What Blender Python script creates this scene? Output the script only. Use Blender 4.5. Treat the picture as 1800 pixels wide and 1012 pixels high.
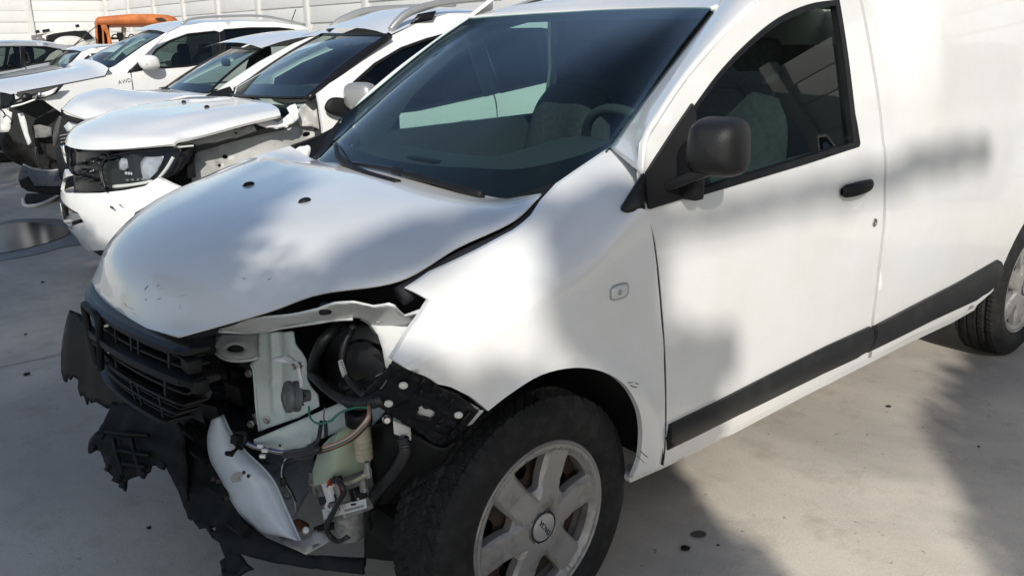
import bpy, bmesh, math, random
import numpy as np
from mathutils import Vector, Matrix
from mathutils.geometry import delaunay_2d_cdt

# ---------------------------------------------------------------- camera, world, sun, exposure
for o in list(bpy.data.objects): bpy.data.objects.remove(o)
scn = bpy.context.scene
COL = scn.collection
random.seed(7)
IW, IH, FPX = 1800.0, 1012.0, 1487.0
CAM = np.array([1.1336, 2.0884, 1.3905])
PITCH, ROLL, YAW = .2912, -.0179, -2.2659
def cam_axes():
    cy, sy = math.cos(YAW), math.sin(YAW)
    f0 = np.array([cy, sy, 0]); r0 = np.array([sy, -cy, 0]); u0 = np.array([0, 0, 1.])
    f = math.cos(PITCH)*f0 - math.sin(PITCH)*u0
    u = math.cos(PITCH)*u0 + math.sin(PITCH)*f0
    r = math.cos(ROLL)*r0 + math.sin(ROLL)*u
    u = math.cos(ROLL)*u - math.sin(ROLL)*r0
    return r, u, f
CR, CU, CF = cam_axes()
cd = bpy.data.cameras.new('camera'); cam = bpy.data.objects.new('camera', cd); COL.objects.link(cam)
cam.matrix_world = Matrix(((CR[0], CU[0], -CF[0], CAM[0]), (CR[1], CU[1], -CF[1], CAM[1]), (CR[2], CU[2], -CF[2], CAM[2]), (0, 0, 0, 1)))
cd.sensor_width = 36; cd.lens = 36*FPX/IW; cd.clip_start = .02; cd.clip_end = 3000
scn.camera = cam
SUN_AZ, SUN_EL = math.radians(54), math.radians(33)      # direction towards the sun, azimuth from +x to +y
SUNV = np.array([math.cos(SUN_EL)*math.cos(SUN_AZ), math.cos(SUN_EL)*math.sin(SUN_AZ), math.sin(SUN_EL)])
wd = bpy.data.worlds.new('World'); scn.world = wd; wd.use_nodes = True
nt = wd.node_tree; nt.nodes.clear()
sky = nt.nodes.new('ShaderNodeTexSky'); sky.sky_type = 'NISHITA'; sky.sun_disc = False
sky.sun_elevation = SUN_EL; sky.sun_rotation = math.pi/2 - SUN_AZ
sky.air_density = 1.0; sky.dust_density = .8; sky.ozone_density = 1.0
bg = nt.nodes.new('ShaderNodeBackground'); bg.inputs['Strength'].default_value = .105
wo = nt.nodes.new('ShaderNodeOutputWorld')
nt.links.new(sky.outputs[0], bg.inputs[0]); nt.links.new(bg.outputs[0], wo.inputs[0])
sl = bpy.data.lights.new('sun', 'SUN'); sl.energy = 3.3; sl.angle = math.radians(.53); sl.color = (1, .96, .89)
so = bpy.data.objects.new('sun', sl); COL.objects.link(so)
so.rotation_euler = Vector(tuple(SUNV)).to_track_quat('Z', 'Y').to_euler(); so.location = (6, 8, 9)
scn.view_settings.view_transform = 'Standard'; scn.view_settings.look = 'None'
scn.view_settings.exposure = 0.30; scn.view_settings.gamma = 1; scn.view_settings.use_curve_mapping = False

# ---------------------------------------------------------------- helpers
def ray(u, v):
    return CF + (u-IW/2)/FPX*CR - (v-IH/2)/FPX*CU
def at(u, v, x=None, y=None, z=None, pl=None):
    d = ray(u, v)
    if pl is not None: t = np.dot(np.array(pl[0])-CAM, pl[1])/np.dot(d, pl[1])
    elif y is not None: t = (y-CAM[1])/d[1]
    elif x is not None: t = (x-CAM[0])/d[0]
    else: t = (z-CAM[2])/d[2]
    return CAM + t*d
def V(*a): return np.array(a, float)
def nrm(a): a = np.array(a, float); return a/np.linalg.norm(a)
def itp(x, xs, ys):           # smooth (hermite) 1-D interpolation through knots
    xs = list(xs); ys = list(ys)
    if x <= xs[0]: return ys[0]
    if x >= xs[-1]: return ys[-1]
    i = max(j for j in range(len(xs)-1) if xs[j] <= x)
    h = xs[i+1]-xs[i]; t = (x-xs[i])/h
    def m(k):
        if k == 0: return (ys[1]-ys[0])/(xs[1]-xs[0])
        if k == len(xs)-1: return (ys[-1]-ys[-2])/(xs[-1]-xs[-2])
        a = (ys[k]-ys[k-1])/(xs[k]-xs[k-1]); b = (ys[k+1]-ys[k])/(xs[k+1]-xs[k])
        return 0 if a*b <= 0 else 2*a*b/(a+b)
    return ((1+2*t)*(1-t)**2*ys[i] + t*(1-t)**2*h*m(i) + t*t*(3-2*t)*ys[i+1] + t*t*(t-1)*h*m(i+1))
def spl(pts, n=6, closed=False):     # Catmull-Rom through points
    P = [np.array(p, float) for p in pts]; N = len(P); out = []
    g = (lambda i: P[i % N]) if closed else (lambda i: P[min(max(i, 0), N-1)] if 0 <= i < N else (2*P[0]-P[1] if i < 0 else 2*P[-1]-P[-2]))
    for i in range(N if closed else N-1):
        a, b, c, d = g(i-1), g(i), g(i+1), g(i+2)
        for k in range(n):
            t = k/n
            out.append(.5*((2*b)+(c-a)*t+(2*a-5*b+4*c-d)*t*t+(3*b-a-3*c+d)*t**3))
    if not closed: out.append(P[-1])
    return out
def link(name, me, mat, parent=None):
    o = bpy.data.objects.new(name, me); COL.objects.link(o)
    if mat is not None:
        if isinstance(mat, (list, tuple)):
            for m in mat: me.materials.append(m)
        else: me.materials.append(mat)
    if parent is not None: o.parent = parent
    return o
def mesh(name, verts, faces, mat, parent=None, smooth=True, fix=False):
    me = bpy.data.meshes.new(name)
    me.from_pydata([tuple(map(float, v)) for v in verts], [], [tuple(f) for f in faces])
    me.validate(); me.update()
    if fix:
        b = bmesh.new(); b.from_mesh(me); bmesh.ops.recalc_face_normals(b, faces=b.faces); b.to_mesh(me); b.free()
    if smooth: me.polygons.foreach_set('use_smooth', [True]*len(me.polygons))
    return link(name, me, mat, parent)
def sharp(o, deg=40):
    o.data.set_sharp_from_angle(angle=math.radians(deg)); return o
def thing(name, label, cat, group=None, loc=(0, 0, 0)):
    o = bpy.data.objects.new(name, None); COL.objects.link(o); o.location = loc; o.empty_display_size = .1
    return tag(o, label, cat, group)
def tag(o, label=None, cat=None, group=None, kind=None):
    if label: o['label'] = label
    if cat: o['category'] = cat
    if group: o['group'] = group
    if kind: o['kind'] = kind
    return o
def grid(rows, nu=6, nv=6):           # rows of control points -> dense grid of points
    R = [spl(r, nu) for r in rows]
    Cc = [spl([R[i][j] for i in range(len(R))], nv) for j in range(len(R[0]))]
    return [[Cc[j][i] for j in range(len(Cc))] for i in range(len(Cc[0]))]
def gmesh(name, G, mat, parent=None, thick=0.0, flip=False, closed=False):
    n, m = len(G), len(G[0]); vs = [p for r in G for p in r]; fs = []
    for i in range(n-1):
        for j in range(m-1 if not closed else m):
            a, b, c, d = i*m+j, i*m+(j+1) % m, (i+1)*m+(j+1) % m, (i+1)*m+j
            fs.append((a, d, c, b) if flip else (a, b, c, d))
    o = mesh(name, vs, fs, mat, parent)
    if thick: solid(o, thick)
    return o
def gnorm(G):
    n, m = len(G), len(G[0]); N = []
    for i in range(n):
        r = []
        for j in range(m):
            a = G[min(i+1, n-1)][j]-G[max(i-1, 0)][j]; b = G[i][min(j+1, m-1)]-G[i][max(j-1, 0)]
            r.append(nrm(np.cross(a, b)+1e-12))
        N.append(r)
    return N
def hemmed(name, G, mat, parent, d, inset=.0):
    # skin + folded edge + inner skin, edges kept crisp by separate vertices; normals made to point at +z on average
    N = gnorm(G); s = sum(p[2] for r in N for p in r)
    if s < 0: N = [[-p for p in r] for r in N]
    n, m = len(G), len(G[0]); vs = [p for r in G for p in r]; fs = []
    up = s >= 0
    for i in range(n-1):
        for j in range(m-1):
            q = (i*m+j, (i+1)*m+j, (i+1)*m+j+1, i*m+j+1); fs.append(q if up else q[::-1])
    bd = [(0, j) for j in range(m)]+[(i, m-1) for i in range(1, n)]+[(n-1, j) for j in range(m-2, -1, -1)]+[(i, 0) for i in range(n-2, 0, -1)]
    k0 = len(vs); K = len(bd)
    for dd in (0, .35*d, d):
        for (i, j) in bd: vs.append(G[i][j]-N[i][j]*dd)
    for r_ in range(2):
        for k in range(K):
            a, b = k0+r_*K+k, k0+r_*K+(k+1) % K; q = (a, b, b+K, a+K); fs.append(q)
    k1 = len(vs); vs += [G[i][j]-N[i][j]*d for i in range(n) for j in range(m)]
    for i in range(n-1):
        for j in range(m-1):
            q = (k1+i*m+j, k1+i*m+j+1, k1+(i+1)*m+j+1, k1+(i+1)*m+j); fs.append(q if up else q[::-1])
    return mesh(name, vs, fs, mat, parent)
def solid(o, t, off=-1):
    md = o.modifiers.new('thickness', 'SOLIDIFY'); md.thickness = t; md.offset = off
    return o
def patch(name, rows, mat, parent=None, nu=6, nv=6, thick=0.0, flip=False):
    return gmesh(name, grid(rows, nu, nv), mat, parent, thick, flip)
def inpoly(x, y, P):
    c = False; j = len(P)-1
    for i in range(len(P)):
        if (P[i][1] > y) != (P[j][1] > y) and x < (P[j][0]-P[i][0])*(y-P[i][1])/(P[j][1]-P[i][1])+P[i][0]: c = not c
        j = i
    return c
def resample(P, step):
    out = []
    for i in range(len(P)):
        a = np.array(P[i], float); b = np.array(P[(i+1) % len(P)], float)
        L = np.linalg.norm(b-a)
        if L < 1e-6: continue
        n = max(1, int(round(L/step)))
        for k in range(n): out.append(tuple(a+(b-a)*k/n))
    return out
def tri2d(outline, holes=(), step=.03):
    loops = [resample(outline, step)] + [resample(h, min(step, .02)) for h in holes]
    pts = []; edges = []
    for L in loops:
        s = len(pts); pts += [Vector(p) for p in L]
        edges += [(s+i, s+(i+1) % len(L)) for i in range(len(L))]
    xs = [p[0] for p in loops[0]]; ys = [p[1] for p in loops[0]]
    nb = np.array([tuple(p) for p in pts]); cand = []
    r = 0; yy = min(ys)+step*.5
    while yy < max(ys):
        xr = np.arange(min(xs)+(step*.5 if r % 2 else step*.25), max(xs), step)
        cand.append(np.stack([xr, np.full(len(xr), yy)], 1)); yy += step*.87; r += 1
    if cand:
        cand = np.concatenate(cand); ok = vinpoly(cand, loops[0])
        for h in loops[1:]: ok &= ~vinpoly(cand, h)
        cand = cand[ok]
        for k in range(0, len(cand), 2000):
            c = cand[k:k+2000]; d = ((c[:, None, :]-nb[None])**2).sum(2).min(1)
            pts += [Vector(q) for q in c[d > (step*.45)**2]]
    ov, oe, of, _, _, _ = delaunay_2d_cdt(pts, edges, [], 0, 1e-7)
    OV = np.array([tuple(v) for v in ov]); cen = np.array([OV[list(f)].mean(0) for f in of])
    ok = vinpoly(cen, loops[0])
    for h in loops[1:]: ok &= ~vinpoly(cen, h)
    return [tuple(v) for v in ov], [tuple(f) for f, k in zip(of, ok) if k]
def vinpoly(Q, P):
    P = np.array([tuple(p) for p in P]); x, y = Q[:, 0], Q[:, 1]; c = np.zeros(len(Q), bool); j = len(P)-1
    for i in range(len(P)):
        yi, yj, xi, xj = P[i, 1], P[j, 1], P[i, 0], P[j, 0]
        if yi != yj:
            c ^= ((yi > y) != (yj > y)) & (x < (xj-xi)*(y-yi)/(yj-yi)+xi)
        j = i
    return c
def panel(name, outline, fmap, mat, parent=None, holes=(), step=.03, rim=.0, rimdir=None, flip=False, sharpdeg=None):
    """triangulated 2-D outline lifted by fmap(a,b)->3-D; rim = depth of the folded-back edge along rimdir"""
    v2, fs = tri2d(outline, holes, step)
    P = [np.array(fmap(*p)) for p in v2]
    if flip: fs = [f[::-1] for f in fs]
    nv = len(P); vs = list(P); F = list(fs)
    if rim:
        cnt = {}
        for f in fs:
            for i in range(len(f)):
                a, b = f[i], f[(i+1) % len(f)]
                cnt[(a, b)] = 1
        bd = [(a, b) for (a, b) in cnt if (b, a) not in cnt]
        ids = {}
        d = np.array(rimdir, float)
        nb = {}
        for a, b in bd:
            for k in (a, b):
                if k not in ids:
                    ids[k] = len(vs); vs.append(P[k]); vs.append(P[k]+d*rim)
            ia, ib = ids[a], ids[b]
            F.append((ib, ia, ia+1, ib+1))
    o = mesh(name, vs, F, mat, parent)
    return o
def tube(name, pts, r, mat, parent=None, seg=8, n=6, ribs=0, cap=True, closed=False):
    P = spl(pts, n, closed) if n > 1 else [np.array(p, float) for p in pts]
    if ribs:   # resample finely for corrugation
        L = [0]
        for i in range(len(P)-1): L.append(L[-1]+np.linalg.norm(P[i+1]-P[i]))
        m = int(L[-1]/ribs)*4+2; Q = []
        A = np.array(P)
        for k in range(m):
            s = L[-1]*k/(m-1); Q.append(np.array([np.interp(s, L, A[:, c]) for c in range(3)]))
        P = Q
    vs = []; fs = []; N = len(P); up = None
    for i in range(N):
        t = nrm((P[(i+1) % N]-P[i-1]) if closed else (P[min(i+1, N-1)]-P[max(i-1, 0)]))
        if up is None: up = np.array([0, 0, 1.]) if abs(t[2]) < .9 else np.array([1., 0, 0])
        a = nrm(np.cross(t, up)); up = np.cross(a, t)
        rr = r(i/(N-1)) if callable(r) else r
        if ribs and i % 4 < 2: rr *= .82
        for k in range(seg):
            an = 2*math.pi*k/seg
            vs.append(P[i]+rr*(math.cos(an)*a+math.sin(an)*up))
    for i in range(N if closed else N-1):
        for k in range(seg):
            a, b = i*seg+k, i*seg+(k+1) % seg
            c, d = ((i+1) % N)*seg+(k+1) % seg, ((i+1) % N)*seg+k
            fs.append((a, b, c, d))
    if cap and not closed: fs.append(tuple(range(seg))[::-1]); fs.append(tuple(range((N-1)*seg, N*seg)))
    return mesh(name, vs, fs, mat, parent, fix=True)
def frame_of(ax, up=(0, 0, 1)):
    ax = nrm(ax); up = np.array(up, float)
    if abs(np.dot(ax, up)) > .95: up = np.array([1., 0, 0])
    a = nrm(np.cross(up, ax)); b = np.cross(ax, a)
    return a, b, ax
def lathe(name, prof, origin, axis, mat, parent=None, seg=32, sharpdeg=35):
    a, b, c = frame_of(axis); o0 = np.array(origin, float); vs = []; fs = []; n = len(prof)
    for k in range(seg):
        an = 2*math.pi*k/seg; d = math.cos(an)*a+math.sin(an)*b
        for r, h in prof: vs.append(o0+d*r+c*h)
    for k in range(seg):
        for i in range(n-1):
            fs.append((k*n+i, ((k+1) % seg)*n+i, ((k+1) % seg)*n+i+1, k*n+i+1))
    if prof[0][0] > 1e-5: fs.append(tuple(k*n for k in range(seg)))
    if prof[-1][0] > 1e-5: fs.append(tuple(k*n+n-1 for k in range(seg)))
    me = bpy.data.meshes.new(name); me.from_pydata([tuple(v) for v in vs], [], fs)
    b_ = bmesh.new(); b_.from_mesh(me); bmesh.ops.remove_doubles(b_, verts=b_.verts, dist=1e-6)
    bmesh.ops.recalc_face_normals(b_, faces=b_.faces); b_.to_mesh(me); b_.free()
    me.polygons.foreach_set('use_smooth', [True]*len(me.polygons))
    o = link(name, me, mat, parent); sharp(o, sharpdeg); return o
def rbox(name, c, size, mat, parent=None, axes=None, bev=.004, seg=2):
    b = bmesh.new(); bmesh.ops.create_cube(b, size=1)
    for v in b.verts: v.co = Vector((v.co.x*size[0], v.co.y*size[1], v.co.z*size[2]))
    if bev: bmesh.ops.bevel(b, geom=list(b.edges), offset=min(bev, .45*min(size)), segments=seg, profile=.6, affect='EDGES')
    A = np.eye(3) if axes is None else np.array(axes, float)   # rows = local axes
    for v in b.verts:
        p = np.array(c, float)+v.co.x*A[0]+v.co.y*A[1]+v.co.z*A[2]; v.co = Vector(p)
    bmesh.ops.recalc_face_normals(b, faces=b.faces)
    me = bpy.data.meshes.new(name); b.to_mesh(me); b.free()
    me.polygons.foreach_set('use_smooth', [True]*len(me.polygons))
    o = link(name, me, mat, parent); sharp(o, 50); return o
def sheet(name, pix, pl, mat, parent=None, thick=.002, holes=(), step=.03, off=None, n=0, rel=False):
    """pressed sheet: pixel outline laid on a plane pl=(point, normal), relief off(a,b) along the normal (towards camera)"""
    p0 = np.array(pl[0], float); nn = nrm(pl[1])
    if np.dot(nn, CAM-p0) < 0: nn = -nn
    a, b, c = frame_of(nn)
    def to2(q):
        w = at(*q, pl=(p0, nn))-p0; return (np.dot(w, a), np.dot(w, b))
    def rnd(px):
        return [to2(q) for q in (spl(px, n, True) if n else px)]
    ol = rnd(pix); hl = [rnd(h) for h in holes]
    f = (lambda s, t: p0+a*s+b*t) if off is None else (lambda s, t: p0+a*s+b*t+c*off(s, t))
    area = sum(ol[i][0]*ol[(i+1) % len(ol)][1]-ol[(i+1) % len(ol)][0]*ol[i][1] for i in range(len(ol)))
    o = panel(name, ol, f, mat, parent, hl, step)
    # CDT triangles are CCW in (a,b) so they already face the camera
    if thick: solid(o, thick, -1)
    sharp(o, 50); o['_to2'] = 0; del o['_to2']
    return o
def strip(name, pixA, pixB, fa, fb, mat, parent=None, k=3, n=4, thick=0):
    A = spl([fa(*q) for q in pixA], n); B = spl([fb(*q) for q in pixB], n)
    m = min(len(A), len(B))
    G = [[A[i]*(1-j/k)+B[i]*(j/k) for i in range(m)] for j in range(k+1)]
    return gmesh(name, G, mat, parent, thick)
def copytree(o, parent=None):
    c = o.copy(); COL.objects.link(c); c.parent = parent
    for ch in list(o.children): copytree(ch, c)
    return c
def text_mesh(name, s, size, origin, ax, up, mat, parent=None, depth=.0006, bold=0.0, align='CENTER'):
    cu = bpy.data.curves.new(name, 'FONT'); cu.body = s; cu.size = size; cu.align_x = align; cu.align_y = 'CENTER'
    cu.extrude = depth; cu.offset = bold; cu.resolution_u = 3
    to = bpy.data.objects.new(name+'_tmp', cu); COL.objects.link(to)
    dg = bpy.context.evaluated_depsgraph_get(); me = bpy.data.meshes.new_from_object(to.evaluated_get(dg))
    bpy.data.objects.remove(to)
    ax = nrm(ax); up = nrm(np.array(up)-np.dot(up, ax)*ax); nz = np.cross(ax, up)
    for v in me.vertices:
        v.co = Vector(np.array(origin)+v.co.x*ax+v.co.y*up+v.co.z*nz)
    return link(name, me, mat, parent)
def jitter(px, amp, seed=1):
    r = random.Random(seed); return [(u+r.uniform(-amp, amp), v+r.uniform(-amp, amp)) for u, v in px]

# ---------------------------------------------------------------- materials
def mat(name, col, rough=.5, metal=0, coat=0, noise=None, bump=None, spec=.5, extra=None):
    """noise=(scale, colour2, lo, hi[, detail]); bump=(scale, strength)"""
    m = bpy.data.materials.new(name); m.use_nodes = True; t = m.node_tree; p = t.nodes['Principled BSDF']
    p.inputs['Base Color'].default_value = (*col, 1); p.inputs['Roughness'].default_value = rough
    p.inputs['Metallic'].default_value = metal; p.inputs['Coat Weight'].default_value = coat
    p.inputs['Coat Roughness'].default_value = .03; p.inputs['Specular IOR Level'].default_value = spec
    tc = t.nodes.new('ShaderNodeTexCoord')
    if noise:
        n = t.nodes.new('ShaderNodeTexNoise'); n.inputs['Scale'].default_value = noise[0]
        n.inputs['Detail'].default_value = noise[4] if len(noise) > 4 else 6; n.inputs['Roughness'].default_value = .65
        t.links.new(tc.outputs['Object'], n.inputs['Vector'])
        r = t.nodes.new('ShaderNodeValToRGB'); r.color_ramp.elements[0].position = noise[2]; r.color_ramp.elements[1].position = noise[3]
        r.color_ramp.elements[0].color = (*col, 1); r.color_ramp.elements[1].color = (*noise[1], 1)
        t.links.new(n.outputs['Fac'], r.inputs[0]); t.links.new(r.outputs[0], p.inputs['Base Color'])
    if bump:
        n2 = t.nodes.new('ShaderNodeTexNoise'); n2.inputs['Scale'].default_value = bump[0]; n2.inputs['Detail'].default_value = 4
        t.links.new(tc.outputs['Object'], n2.inputs['Vector'])
        b = t.nodes.new('ShaderNodeBump'); b.inputs['Strength'].default_value = bump[1]; b.inputs['Distance'].default_value = .004
        t.links.new(n2.outputs['Fac'], b.inputs['Height']); t.links.new(b.outputs[0], p.inputs['Normal'])
    return m
def glassmat(name, tint, ior=1.5, rough=0.0):
    """thin pane: tinted see-through plus a mirror layer weighted by Schlick's law on both faces"""
    m = bpy.data.materials.new(name); m.use_nodes = True; t = m.node_tree; t.nodes.clear(); L = t.links.new
    f0 = ((ior-1)/(ior+1))**2
    o = t.nodes.new('ShaderNodeOutputMaterial'); mx = t.nodes.new('ShaderNodeMixShader'); lw = t.nodes.new('ShaderNodeLayerWeight')
    lw.inputs['Blend'].default_value = .5
    pw = t.nodes.new('ShaderNodeMath'); pw.operation = 'POWER'; pw.inputs[1].default_value = 4.2
    ma = t.nodes.new('ShaderNodeMath'); ma.operation = 'MULTIPLY_ADD'; ma.inputs[1].default_value = 1-f0; ma.inputs[2].default_value = f0; ma.use_clamp = True
    L(lw.outputs['Facing'], pw.inputs[0]); L(pw.outputs[0], ma.inputs[0])
    tr = t.nodes.new('ShaderNodeBsdfTransparent'); tr.inputs[0].default_value = (*tint, 1)
    g = t.nodes.new('ShaderNodeBsdfGlossy'); g.inputs['Roughness'].default_value = rough
    L(ma.outputs[0], mx.inputs[0]); L(tr.outputs[0], mx.inputs[1]); L(g.outputs[0], mx.inputs[2])
    L(mx.outputs[0], o.inputs[0]); return m
def paintmat(name, col, dirt=.25, rough=.38):
    m = mat(name, col, rough, 0, 1.0); t = m.node_tree; p = t.nodes['Principled BSDF']
    tc = t.nodes.new('ShaderNodeTexCoord'); n = t.nodes.new('ShaderNodeTexNoise'); n.inputs['Scale'].default_value = 3.2
    n.inputs['Detail'].default_value = 8; n.inputs['Roughness'].default_value = .7
    t.links.new(tc.outputs['Object'], n.inputs['Vector'])
    r = t.nodes.new('ShaderNodeValToRGB'); e = r.color_ramp.elements; e[0].position = .35; e[1].position = .75
    e[0].color = (*col, 1); e[1].color = tuple(c*(1-dirt*.3)*k for c, k in zip(col, (1, .98, .94)))+(1,)
    t.links.new(n.outputs['Fac'], r.inputs[0])
    # dust speckles and fine scratches
    n3 = t.nodes.new('ShaderNodeTexNoise'); n3.inputs['Scale'].default_value = 90; n3.inputs['Detail'].default_value = 3
    t.links.new(tc.outputs['Object'], n3.inputs['Vector'])
    r3 = t.nodes.new('ShaderNodeValToRGB'); r3.color_ramp.elements[0].position = .68; r3.color_ramp.elements[1].position = .8
    t.links.new(n3.outputs['Fac'], r3.inputs[0])
    mx = t.nodes.new('ShaderNodeMixRGB'); mx.inputs[2].default_value = (.5, .47, .42, 1)
    ml = t.nodes.new('ShaderNodeMath'); ml.operation = 'MULTIPLY'; ml.inputs[1].default_value = dirt
    t.links.new(r3.outputs[0], ml.inputs[0]); t.links.new(ml.outputs[0], mx.inputs[0])
    t.links.new(r.outputs[0], mx.inputs[1]); t.links.new(mx.outputs[0], p.inputs['Base Color'])
    rr = t.nodes.new('ShaderNodeMapRange'); rr.inputs[1].default_value = .3; rr.inputs[2].default_value = .8; rr.inputs[3].default_value = .015; rr.inputs[4].default_value = .07
    t.links.new(n.outputs['Fac'], rr.inputs[0]); t.links.new(rr.outputs[0], p.inputs['Coat Roughness'])
    return m
M = dict(
    white=paintmat('white_paint', (.78, .78, .765)),
    white2=paintmat('white_paint_clean', (.80, .80, .79), .12),
    grey=paintmat('silver_grey_paint', (.30, .31, .33), .2, .3),
    inner=mat('inner_body_paint', (.70, .71, .70), .40, 0, .4, (7, (.52, .53, .51), .48, .78)),
    mint=mat('dull_inner_paint', (.60, .69, .67), .42, 0, .3, (9, (.44, .50, .49), .48, .8)),
    primer=mat('grey_steel_beam', (.50, .54, .58), .38, .0, .3, (14, (.33, .34, .36), .52, .8)),
    black=mat('black_plastic', (.007, .007, .0075), .6, 0, 0, (25, (.016, .016, .0155), .5, .8), (220, .15), .28),
    blackgloss=mat('dark_smooth_plastic', (.007, .007, .008), .38, 0, 0, (18, (.016, .016, .017), .5, .8), None, .35),
    trim=mat('black_side_moulding', (.016, .0165, .017), .48, 0, 0, (14, (.042, .040, .037), .5, .82), (300, .1), .4),
    mirror=mat('textured_black_plastic', (.010, .010, .011), .5, 0, 0, None, (500, .25), .4),
    rubber=mat('tyre_rubber', (.010, .010, .010), .72, 0, 0, (30, (.030, .029, .027), .45, .75), (160, .2), .3),
    alloy=mat('worn_silver_wheel_cover', (.30, .29, .275), .40, .35, 0, (16, (.12, .10, .085), .52, .80)),
    steel=mat('bare_steel', (.45, .44, .42), .35, .9, 0, (40, (.2, .17, .14), .5, .75)),
    castal=mat('cast_aluminium', (.30, .295, .28), .55, .5, 0, (45, (.13, .12, .105), .45, .7), (90, .5)),
    rust=mat('rusty_steel', (.036, .026, .021), .85, .1, 0, (30, (.07, .035, .02), .45, .7), (60, .5)),
    reservoir=mat('green_translucent_plastic', (.40, .47, .35), .34, 0, .2, (6, (.31, .37, .27), .4, .7)),
    reservoir2=mat('yellowed_plastic', (.50, .46, .33), .4, 0, 0, (10, (.38, .34, .24), .4, .7)),
    whiteplastic=mat('white_connector_plastic', (.74, .73, .68), .45),
    label=mat('paper_label', (.72, .72, .70), .6, 0, 0, (60, (.55, .54, .5), .5, .7)),
    ink=mat('label_ink', (.02, .02, .025), .7),
    cable=mat('black_cable', (.016, .016, .017), .42, 0, 0, (60, (.04, .04, .04), .45, .7)),
    redwire=mat('red_wire', (.38, .03, .025), .45), orangewire=mat('orange_wire', (.55, .22, .1), .45),
    bluewire=mat('blue_wire', (.05, .09, .30), .45), greenwire=mat('green_wire', (.03, .2, .13), .45),
    whitewire=mat('white_wire', (.62, .6, .58), .45), greywire=mat('grey_wire', (.2, .2, .2), .45),
    glass=glassmat('windscreen_glass', (.62, .78, .74), 1.62), sideglass=glassmat('green_side_glass', (.55, .72, .66), 1.5),
    darkglass=glassmat('dark_tinted_glass', (.10, .12, .125), 1.5), clearglass=glassmat('lamp_lens', (.86, .88, .9), 1.45),
    cabin=mat('cabin_grey_plastic', (.042, .046, .048), .7, 0, 0, None, (400, .15)),
    cloth=mat('seat_cloth', (.028, .029, .032), .9, 0, 0, (60, (.05, .05, .053), .4, .7)),
    headliner=mat('headliner', (.10, .10, .10), .9),
    dark=mat('underbody_black', (.010, .010, .010), .8), chrome=mat('chrome', (.75, .76, .78), .08, 1.0),
    reflector=mat('lamp_reflector', (.7, .72, .74), .18, 1.0), drl=mat('daylight_strip', (.75, .74, .68), .35),
    greyprimer=mat('grey_inner_paint', (.44, .44, .415), .5, 0, .2, (8, (.30, .30, .28), .45, .75)),
    orange=mat('faded_orange_paint', (.52, .16, .04), .6, 0, 0, (4, (.33, .09, .03), .4, .75), (20, .1)),
    amber=mat('amber_lens', (.13, .055, .03), .3),
    clearplastic=mat('clear_lens_plastic', (.62, .63, .62), .18, 0, .6),
    silver=mat('silver_plastic_paint', (.42, .42, .41), .35, .5, .3),
    redseat=mat('dark_red_seat', (.20, .035, .035), .85), plate=mat('dirty_plate', (.5, .5, .48), .5, 0, 0, (12, (.12, .12, .12), .45, .55, 3)),
    wall=mat('white_concrete_panel', (.66, .66, .64), .85, 0, 0, (1.1, (.56, .555, .53), .4, .75, 9), (40, .25)),
    post=mat('concrete_post', (.58, .575, .55), .85, 0, 0, (2.5, (.42, .36, .29), .5, .72, 9), (40, .25)),
)
# ================================================================= THE VAN (x forward, y to its left side, front axle at x=0)
van = thing('van', 'crash-damaged white panel van with its headlight and bumper torn off the front corner', 'van')
def proj(P):
    d = np.array(P)-CAM; z = d@CF; return np.array([IW/2+FPX*(d@CR)/z, IH/2-FPX*(d@CU)/z])
class Surf:
    """parametric surface with pixel -> parameter inversion"""
    def __init__(s, f, a0, a1, b0, b1, n=46):
        s.f = f; s.g = [((a0+(a1-a0)*i/n, b0+(b1-b0)*j/n)) for i in range(n+1) for j in range(n+1)]
        s.p = np.array([proj(f(*q)) for q in s.g])
    def inv(s, u, v):
        k = int(np.argmin(np.sum((s.p-[u, v])**2, 1))); a, b = s.g[k]
        for it in range(12):
            p0 = proj(s.f(a, b)); e = 1e-4
            J = np.stack([(proj(s.f(a+e, b))-p0)/e, (proj(s.f(a, b+e))-p0)/e], 1)
            r = np.array([u, v])-p0
            try: d = np.linalg.solve(J.T@J+np.eye(2)*1e-3, J.T@r)
            except Exception: break
            d = np.clip(d, -.08, .08); a += d[0]; b += d[1]
        return (a, b)
    def pts(s, px): return [s.inv(*q) for q in px]
    def P(s, u, v): return np.array(s.f(*s.inv(u, v)))
# --- side surface of door and load area
SZ = [.15, .26, .33, .40, .52, .70, .86, .98, 1.045, 1.06, 1.12, 1.2, 1.35, 1.5, 1.7, 1.85]
SY = [.76, .81, .836, .85, .863, .872, .873, .867, .858, .852, .838, .815, .768, .715, .63, .55]
def side(x, z):
    y = itp(z, SZ, SY)
    if x < -1.45:       # slab-sided load area with a soft shoulder crease
        w = min(1, (-1.45-x)/.25); y2 = itp(z, [.15, .26, .33, .40, .52, .70, .86, 1.0, 1.07, 1.10, 1.3, 1.5, 1.7, 1.85], [.76, .81, .836, .85, .863, .874, .878, .876, .868, .858, .838, .80, .735, .62])
        y = y*(1-w)+y2*w
    y -= itp(x, [-3.6, -3.2, -2.6], [.10, .03, 0])
    return V(x, y, z)
SIDE = Surf(side, -3.3, -.2, .2, 1.75)
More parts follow.
